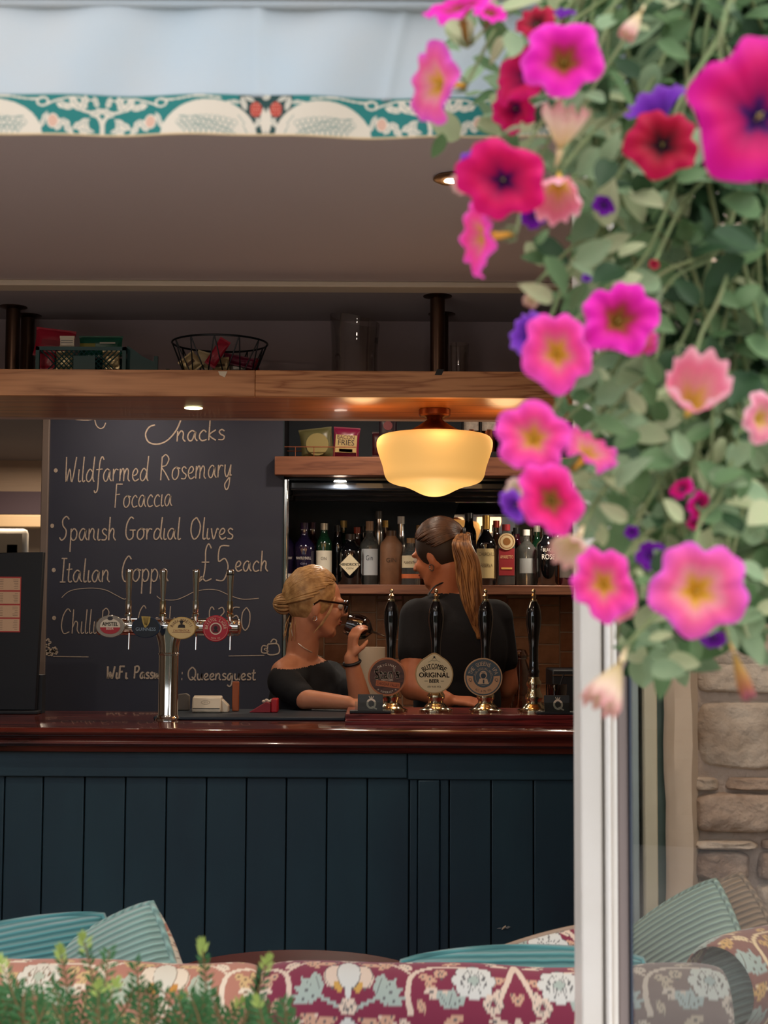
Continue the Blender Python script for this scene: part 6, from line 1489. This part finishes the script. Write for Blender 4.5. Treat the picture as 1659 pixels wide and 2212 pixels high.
def flower(px, py, d, Y, kind, n=(0, -1, 0), spin=0., cup=.0, depth=.55, ruff=1., squash=(1, 1), seed=None, lobes=5, tube=True):
    r_ = random.Random(seed or int(px*3+py)); c = P(px, py, Y); R_ = d/2/F*Y; n = Vector(n).normalized()
    q = n.to_track_quat('Z', 'Y'); M = Matrix.Translation(c)@q.to_matrix().to_4x4()@Matrix.Rotation(spin, 4, 'Z')@Matrix.Diagonal((squash[0], squash[1], 1, 1))
    A, K_ = 80, 14; vs, cols = [], []; stops = [(a, lin(h)) for a, h in KIND[kind]]
    ph = [r_.uniform(0, 6) for _ in range(3)]
    lob = [r_.uniform(.93, 1.05) for _ in range(lobes)]
    for i in range(K_+1):
        t = i/K_
        for j in range(A):
            a = 2*PI*j/A; la = a*lobes/(2*PI); li = int(la) % lobes; fr_ = la % 1
            L_ = lob[li]*(1-fr_)+lob[(li+1) % lobes]*fr_
            notch = abs(math.cos(la*PI))**5
            rr = .004+.996*t**.85; rim = t**3
            rad = R_*rr*(1-.17*notch*rim)*(1+(L_-1)*rim*1.5)*(1+.03*math.sin(a*11+ph[0])*rim)
            z = -R_*depth*(1-t)**2.6+R_*cup*t**1.6-R_*.16*rim*(1-cup)
            z += R_*ruff*rim*(.07*math.sin(a*10+ph[1])+.05*math.sin(a*3+ph[2]))+R_*.05*math.cos(la*2*PI)*t*(1-notch)
            if cup: rad *= (1-.30*cup*t*t)
            vs.append((rad*math.cos(a), rad*math.sin(a), z))
            vein = .10*max(0, math.cos(la*2*PI*3))**6*(1-t)*1.5
            col = lerp3(stops, min(1, max(0, rr+.05*math.cos(la*2*PI)+.02*r_.uniform(-1, 1))))
            cols.append([v*(1-vein) for v in col]+[1])
    fs = [(i*A+j, i*A+(j+1) % A, (i+1)*A+(j+1) % A, (i+1)*A+j) for i in range(K_) for j in range(A)]
    W_ = [tuple(M@Vector(v)) for v in vs]
    o = MB(); o.v, o.f = W_, fs
    f = o.build('flower', M_pet, parent=pt, smooth=180, cols=cols)
    back = M@Vector((0, 0, -R_*depth)); ax = -n; drop = Vector((0, .0, -.25))
    e = back+(ax+Vector((0, .3, .15))).normalized()*R_*.75
    if tube:
        tb = MB().tube(crm([M@Vector((0, 0, -R_*depth*.98)), back+ax*R_*.18, (back+e)/2+ax*R_*.06, e], 4), [R_*.13, R_*.12, R_*.11, R_*.10, R_*.09, R_*.085, R_*.08, R_*.075, R_*.07, R_*.065, R_*.06, R_*.055, R_*.05][:13], 10)
        tb.build('flower_tube', mat('tube_'+kind, KIND[kind][1][1] if kind not in ('crimson', 'red', 'cerise', 'purple', 'violet') else '#9a6a50', .6), parent=f)
        sp = MB()
        for k_ in range(5):
            a = 2*PI*k_/5; s_ = (e-back).normalized(); o1 = s_.orthogonal().normalized(); o1 = Quaternion(s_, a)@o1
            tip = e-s_*R_*.38+o1*R_*.22; mid = e-s_*R_*.1+o1*R_*.17
            sp.tube([e, mid, tip], [R_*.03, R_*.05, R_*.01], 6)
        sp.build('calyx', M_calyx, parent=f)
        st_ = MB()
        for k_ in range(3): a = 2.1*k_; st_.tube([M@Vector((0, 0, -R_*depth*.95)), M@Vector((R_*.03*math.cos(a), R_*.03*math.sin(a), -R_*depth*.5))], R_*.010, 6)
        st_.build('stamen', mat('stamen', '#c9b860', .6), parent=f)
    fl_pts.append((e, px, py, Y)); return f
c_ = flower
c_(1218, 120, 185, 1.05, 'magenta', (-.12, -1, .08), .3)
c_(925, 180, 180, 1.12, 'rose', (-.72, -.42, -.10), .5, depth=.5)
c_(990, 2, 170, 1.10, 'magenta', (-.3, -.7, .9), .2)
c_(1120, 150, 165, 1.16, 'crimson', (-.75, -.7, .25), .9); c_(1105, 235, 110, 1.18, 'crimson', (-.6, -.8, -.3), .1)
c_(1085, 385, 195, 1.04, 'crimson', (-.15, -1, -.2), 1.2, squash=(.92, 1.08))
c_(1432, 303, 165, 1.06, 'red', (-.15, -1, .05), .1, ruff=.6)
c_(1655, 235, 370, .92, 'cerise', (.05, -1, .0), .9, ruff=.7, squash=(1, 1.0), depth=.4)
c_(1420, 230, 150, 1.12, 'purple', (-.35, .1, 1), .0, cup=.3); 
c_(1215, 285, 140, 1.08, 'wilt', (.1, -.45, .9), .4, cup=.75, ruff=2.)
c_(1205, 412, 150, 1.07, 'pale', (-.15, -.75, -.75), .3, cup=.75, ruff=1.8)
c_(1018, 512, 178, 1.10, 'pink', (-.93, -.28, -.12), .1, depth=.55)
c_(1012, 352, 80, 1.14, 'purple', (-.5, -.7, .3), .6); c_(1000, 395, 60, 1.16, 'wilt', (-.6, -.6, -.5), .2, cup=.5)
c_(1345, 682, 190, 1.08, 'magenta', (.15, -1, .15), .7, squash=(1.03, .92)); c_(1385, 735, 80, 1.12, 'rose', (.2, -.8, -.6), .2, cup=.6)
c_(1203, 758, 190, 1.06, 'pink', (-.15, -1, -.05), .35, squash=(.86, 1.05))
c_(1130, 718, 105, 1.13, 'purple', (-.8, -.6, .1), .3)
c_(1500, 855, 190, 1.04, 'pale', (-.05, -.9, .35), .15, cup=.85, depth=.5, ruff=1.6)
c_(1150, 940, 172, 1.06, 'pink', (-.2, -1, .12), .8, squash=(.95, 1.03))
c_(1280, 963, 140, 1.10, 'rose', (.35, -.55, .55), .1, ruff=1.8)
c_(1192, 1080, 165, 1.05, 'hot', (-.1, -1, -.05), .5, squash=(.88, 1.1))
c_(1105, 1095, 85, 1.12, 'purple', (-.7, -.6, -.4), .5); c_(1112, 1055, 60, 1.13, 'wilt', (-.5, -.8, .2), .3)
c_(1240, 1178, 120, 1.09, 'wilt', (-.4, -.6, -.6), .6, cup=.6, ruff=1.8)
c_(1303, 1260, 168, 1.05, 'pink', (-.2, -1, .05), .25, squash=(.86, 1.04)); c_(1345, 1315, 70, 1.10, 'pale', (.4, -.5, -.6), .2, cup=.5)
c_(1512, 1276, 222, 1.02, 'rose', (-.03, -1, .0), .15, depth=.5, ruff=.8, lobes=5)
c_(1318, 1475, 125, 1.06, 'wilt', (-.5, -.35, -.85), .6, cup=.9, ruff=2.2, depth=.9)
c_(1600, 1455, 70, 1.07, 'brown', (.25, -.25, -.95), .3, cup=1.5, depth=1.5, ruff=1.5, squash=(.75, .9))
c_(1470, 1052, 60, 1.14, 'cerise', (-.5, -.6, .5), .4); c_(1515, 1092, 70, 1.14, 'cerise', (.5, -.7, -.3), .1); c_(1502, 1128, 40, 1.15, 'cerise', (.2, -.9, -.4), .4)
c_(1655, 905, 120, 1.12, 'pale', (.5, -.8, -.1), .1); c_(1405, 1197, 70, 1.15, 'violet', (-.3, -.8, .4), .2); c_(1545, 1385, 70, 1.13, 'violet', (.1, -.6, -.8), .2)
c_(1365, 1150, 34, 1.16, 'violet', (0, -1, 0), .2); c_(1378, 1068, 30, 1.17, 'purple', (0, -1, .2), .3); c_(1150, 470, 60, 1.13, 'violet', (-.2, -.7, -.7), .2); c_(1305, 440, 55, 1.16, 'violet', (.1, -.8, .2), .2)
c_(1155, 40, 95, 1.15, 'red', (-.4, -.8, .5), .2); c_(1215, 22, 70, 1.16, 'violet', (0, -.6, .9), .1); c_(1060, 20, 80, 1.15, 'magenta', (.2, -.8, .6), .2)
c_(1370, 50, 70, 1.08, 'wilt', (-.5, -.4, -.9), .3, cup=1.2, depth=1.3, ruff=1.4, squash=(.7, .9)); c_(1150, 640, 50, 1.15, 'wilt', (-.3, -.5, -.8), .3, cup=.8, depth=1.)
c_(1413, 570, 26, 1.15, 'red', (0, -1, .2), .3); c_(1268, 600, 24, 1.17, 'purple', (0, -1, .2), .3)
# stems
hub = [P(x, y, Y) for x, y, Y in ((1330, -150, 1.3), (1450, -160, 1.25), (1560, -160, 1.3), (1650, -160, 1.35), (1250, -150, 1.3))]
for (e, px, py, Y) in fl_pts:
    side = P(min(1560, px+150+random.uniform(0, 80)), max(-60, py-150-random.uniform(0, 100)), Y+.12)
    far = P(min(1620, px+230+random.uniform(0, 60)), max(-120, py-420), Y+.2)
    MB().tube(crm([e, (e+side)/2+Vector((0, .02, .012)), side, far], 5), .0017, 6).build('stem', M_stem, parent=pt)
for i in range(14):
    x0_ = 1230+i*34; yend = random.choice((700, 950, 1150, 1300, 1380)) if x0_ > 1330 else random.choice((300, 520, 600))
    pts = [P(x0_+60, -200, 1.32)]
    for k_ in range(1, 7): pts.append(P(x0_+40*math.sin(k_*1.3+i)+(40 if k_ > 3 else 20), -200+(yend+200)*k_/6, 1.28+.05*math.sin(k_+i)))
    MB().tube(crm(pts, 5), .0021, 7).build('stem', M_stem, parent=pt)
# leaves
def leafmesh(L, W, bend, fold):
    n, m = 8, 4; vs = []
    for i in range(n+1):
        t = i/n; w_ = W/2*(math.sin(PI*t**.8)**.75 if 0 < t < 1 else 0)+.0004
        for j in range(m+1):
            s_ = (j/m*2-1); vs.append((L*t, s_*w_, -bend*L*t*t+abs(s_)*w_*fold+.03*L*math.sin(t*9)*s_*s_*.4))
    return vs, [(i*(m+1)+j, (i+1)*(m+1)+j, (i+1)*(m+1)+j+1, i*(m+1)+j+1) for i in range(n) for j in range(m)]
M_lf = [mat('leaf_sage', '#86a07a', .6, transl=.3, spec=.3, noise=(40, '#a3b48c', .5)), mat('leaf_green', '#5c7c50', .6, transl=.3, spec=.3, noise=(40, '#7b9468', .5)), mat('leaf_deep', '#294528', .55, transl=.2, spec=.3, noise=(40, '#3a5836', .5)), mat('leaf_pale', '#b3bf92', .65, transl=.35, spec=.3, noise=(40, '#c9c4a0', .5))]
lv = []
for k_, (L, W, b_, f_) in enumerate(((.034, .020, .25, .25), (.028, .014, .4, .3), (.040, .022, .15, .2), (.024, .009, .5, .3), (.030, .018, -.2, .35))):
    v, f = leafmesh(L, W, b_, f_)
    for mi in range(4):
        me = bpy.data.meshes.new('leaf'); me.from_pydata(v, [], f); me.polygons.foreach_set('use_smooth', [True]*len(f)); me.materials.append(M_lf[mi]); lv.append((k_, mi, me))
outline = [(985, -60), (955, 60), (1000, 150), (1040, 240), (940, 285), (960, 318), (1060, 290), (1130, 330), (1250, 400), (1220, 480), (1110, 500), (1100, 530), (1190, 560), (1140, 620), (1180, 690), (1270, 700), (1280, 790), (1200, 850), (1240, 910), (1270, 1000), (1270, 1110), (1310, 1190), (1385, 1260), (1395, 1345), (1350, 1380), (1400, 1455), (1450, 1440), (1470, 1385), (1600, 1385), (1680, 1330), (2000, 1250), (2000, -60)]
def inside(x, y):
    r = False; n = len(outline); j = n-1
    for i in range(n):
        (xi, yi), (xj, yj) = outline[i], outline[j]
        if (yi > y) != (yj > y) and x < (xj-xi)*(y-yi)/(yj-yi)+xi: r = not r
        j = i
    return r
r_ = random.Random(21)
def lmat(x, y, Y, big=1.):
    d = Vector((r_.uniform(-1, 1), r_.uniform(-.7, .3), r_.uniform(-.9, .7))).normalized()
    nn = Vector((r_.uniform(-.5, .5), -1, r_.uniform(-.1, 1.1))); nn = (nn-d*nn.dot(d)).normalized(); s_ = nn.cross(d)
    M = Matrix((d, s_, nn)).transposed().to_4x4(); M.translation = P(x, y, Y); return M @ Matrix.Scale(big, 4)
cnt = 0; tries = 0
while cnt < 290 and tries < 9000:
    tries += 1; x, y = r_.uniform(950, 1680), r_.uniform(-30, 1460)
    if not inside(x, y): continue
    p_ = .35 if x < 1260 else 1
    if r_.random() > p_: continue
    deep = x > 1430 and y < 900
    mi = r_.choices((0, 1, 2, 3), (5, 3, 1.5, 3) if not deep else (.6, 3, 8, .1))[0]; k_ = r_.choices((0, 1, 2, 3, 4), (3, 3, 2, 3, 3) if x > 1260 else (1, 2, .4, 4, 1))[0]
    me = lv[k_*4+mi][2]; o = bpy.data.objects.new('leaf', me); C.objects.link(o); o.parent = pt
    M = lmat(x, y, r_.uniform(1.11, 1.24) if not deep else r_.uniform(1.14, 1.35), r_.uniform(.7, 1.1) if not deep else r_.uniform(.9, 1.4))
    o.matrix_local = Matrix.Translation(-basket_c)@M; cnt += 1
for bi, mi in enumerate((0, 1, 2, 3)):
    mb = MB(); tgt = (700, 1000, 2200, 420)[mi]; n_ = 0; 
    while n_ < tgt:
        x, y = r_.uniform(950, 1990), r_.uniform(-60, 1460)
        if not inside(x, y): continue
        if x < 1270 and r_.random() > .16: continue
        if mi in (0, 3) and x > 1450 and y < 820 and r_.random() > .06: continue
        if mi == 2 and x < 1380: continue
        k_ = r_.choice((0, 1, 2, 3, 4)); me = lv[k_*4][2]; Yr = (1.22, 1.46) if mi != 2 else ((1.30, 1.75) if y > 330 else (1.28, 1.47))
        M = lmat(x, y, r_.uniform(*Yr), r_.uniform(.7, 1.2))
        v, f = leafmesh(*((.034, .020, .25, .25), (.028, .014, .4, .3), (.040, .022, .15, .2), (.024, .009, .5, .3), (.030, .018, -.2, .35))[k_])
        mb.add(v, f, M); n_ += 1
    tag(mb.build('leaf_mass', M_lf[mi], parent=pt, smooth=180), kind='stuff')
# hanging basket above the frame
hb = thing('hanging_basket', 'woven hanging basket above the petunias, out of the top of the picture', 'basket', basket_c)
bx_, by_, bz_ = basket_c; bz_ = P(1560, -160, 1.32).z
MB().lathe([(0, -.02+.0), (.10, .0), (.14, .06), (.165, .13), (.155, .13), (.13, .07), (.09, .02), (0, .01)], 40, (bx_, by_, bz_)).build('bowl', mat('wicker', '#5c4030', .8, bump=(90, .8, .01)), parent=hb)
for a in (0, 2.09, 4.19): MB().tube([(bx_+.16*math.cos(a), by_+.16*math.sin(a), bz_+.13), (bx_, by_, 3.0)], .003, 6).build('chain', M_blackm, parent=hb)
MB().tube([(bx_, by_, 3.0), (bx_, by_, 3.05), (bx_, fy+.01, 3.05)], .006, 8).build('bracket', M_blackm, parent=hb)

# ------------------------------------------------------------------ yew sprigs in front of the sofa
yw = thing('yew_shrub', 'green yew shrub with pointed sprigs in front of the left sofa', 'shrub', P(260, 2400, 1.62))
M_nd = mat('needle_green', '#2c5c2e', .5, transl=.15, noise=(30, '#487a40', .6)); M_nt = mat('needle_tip', '#a3b860', .5, transl=.25); M_tw = mat('twig', '#6e5a38', .8)
r_ = random.Random(5)
def sprig(x0, y0, x1, y1, Y, tip=True, nl=.020):
    a, b_ = P(x0, y0, Y), P(x1, y1, Y+r_.uniform(-.02, .02)); mid = (a+b_)/2+Vector((r_.uniform(-.008, .008), r_.uniform(-.01, .01), 0)); path = crm([a, mid, b_], 8); L = (b_-a).length
    st_ = MB().tube(path, [.0019-.0012*i/(len(path)-1) for i in range(len(path))], 5).build('sprig', M_tw, parent=yw)
    n = int(L/.0034); nd, nt_ = MB(), MB()
    for i in range(n):
        t = (i+.5)/n; k_ = min(int(t*(len(path)-1)), len(path)-2); p_ = path[k_].lerp(path[k_+1], t*(len(path)-1)-k_); ax = (path[k_+1]-path[k_]).normalized()
        sd = ax.cross(Vector((.1, -1, .1))).normalized()*(1 if i % 2 else -1)
        d = (sd*r_.uniform(.8, 1)+ax*(.55+.5*t)+Vector((r_.uniform(-.3, .3), r_.uniform(-.5, .3), r_.uniform(-.2, .2)))).normalized()
        ln_ = nl*(1-.35*t)*r_.uniform(.8, 1.1); w_ = d.cross(Vector((0, -1, .3))).normalized()*.0021
        q = p_+d*ln_*.5; m_ = nt_ if (tip and t > .86) else nd
        m_.add([p_-w_*.4, q-w_, p_+d*ln_, q+w_, q+Vector((0, -.0006, 0))], [(0, 1, 4), (1, 2, 4), (2, 3, 4), (3, 0, 4)])
    if nd.v: tag(nd.build('needles', M_nd, parent=st_, smooth=0), kind='stuff')
    if tip:
        for k_ in range(7):
            d = ((path[-1]-path[-2]).normalized()+Vector((r_.uniform(-.45, .45), r_.uniform(-.4, .2), 0))).normalized(); w_ = d.cross(Vector((0, -1, .2))).normalized()*.0019
            nt_.add([b_-w_*.4, b_+d*.008-w_, b_+d*.016, b_+d*.008+w_], [(0, 1, 2, 3)])
        nt_.build('new_tip', M_nt, parent=st_, smooth=0)
main = [(430, 2260, 438, 2052, 1), (500, 2260, 575, 2085, 1), (205, 2260, 182, 2035, 1), (235, 2250, 236, 2052, 0), (300, 2250, 292, 2080, 0), (125, 2250, 132, 2062, 1), (70, 2280, 5, 2085, 1), (345, 2250, 330, 2130, 0), (30, 2260, 40, 2120, 0), (600, 2280, 560, 2175, 1), (380, 2260, 385, 2150, 0), (160, 2260, 110, 2120, 0), (270, 2260, 210, 2120, 0)]
for (a, b_, c, d, tp) in main: sprig(a, b_, c, d, 1.60+r_.uniform(-.05, .05), bool(tp))
for i in range(70):
    x = r_.uniform(-60, 620); top = 2128+abs(r_.gauss(0, 28))+(max(0, x-330)*.13)
    sprig(x+r_.uniform(-60, 60), top+r_.uniform(90, 140), x, top, r_.uniform(1.5, 1.75), r_.random() < .12)
mb = MB()
for i in range(30): mb.tube([P(r_.uniform(-50, 620), 2330, 1.62), P(300+r_.uniform(-60, 60), 3100, 1.62)], .004, 5)
tag(mb.build('branches', M_tw, parent=yw, smooth=0), kind='stuff')
q = P(300, 3100, 1.62)
MB().lathe([(0, -.1), (.2, -.1), (.24, q.z+.05), (.22, q.z+.05), (.2, q.z), (0, q.z)], 32, (q.x, q.y, 0)).build('planter', mat('planter', '#6e5444', .8), parent=yw)
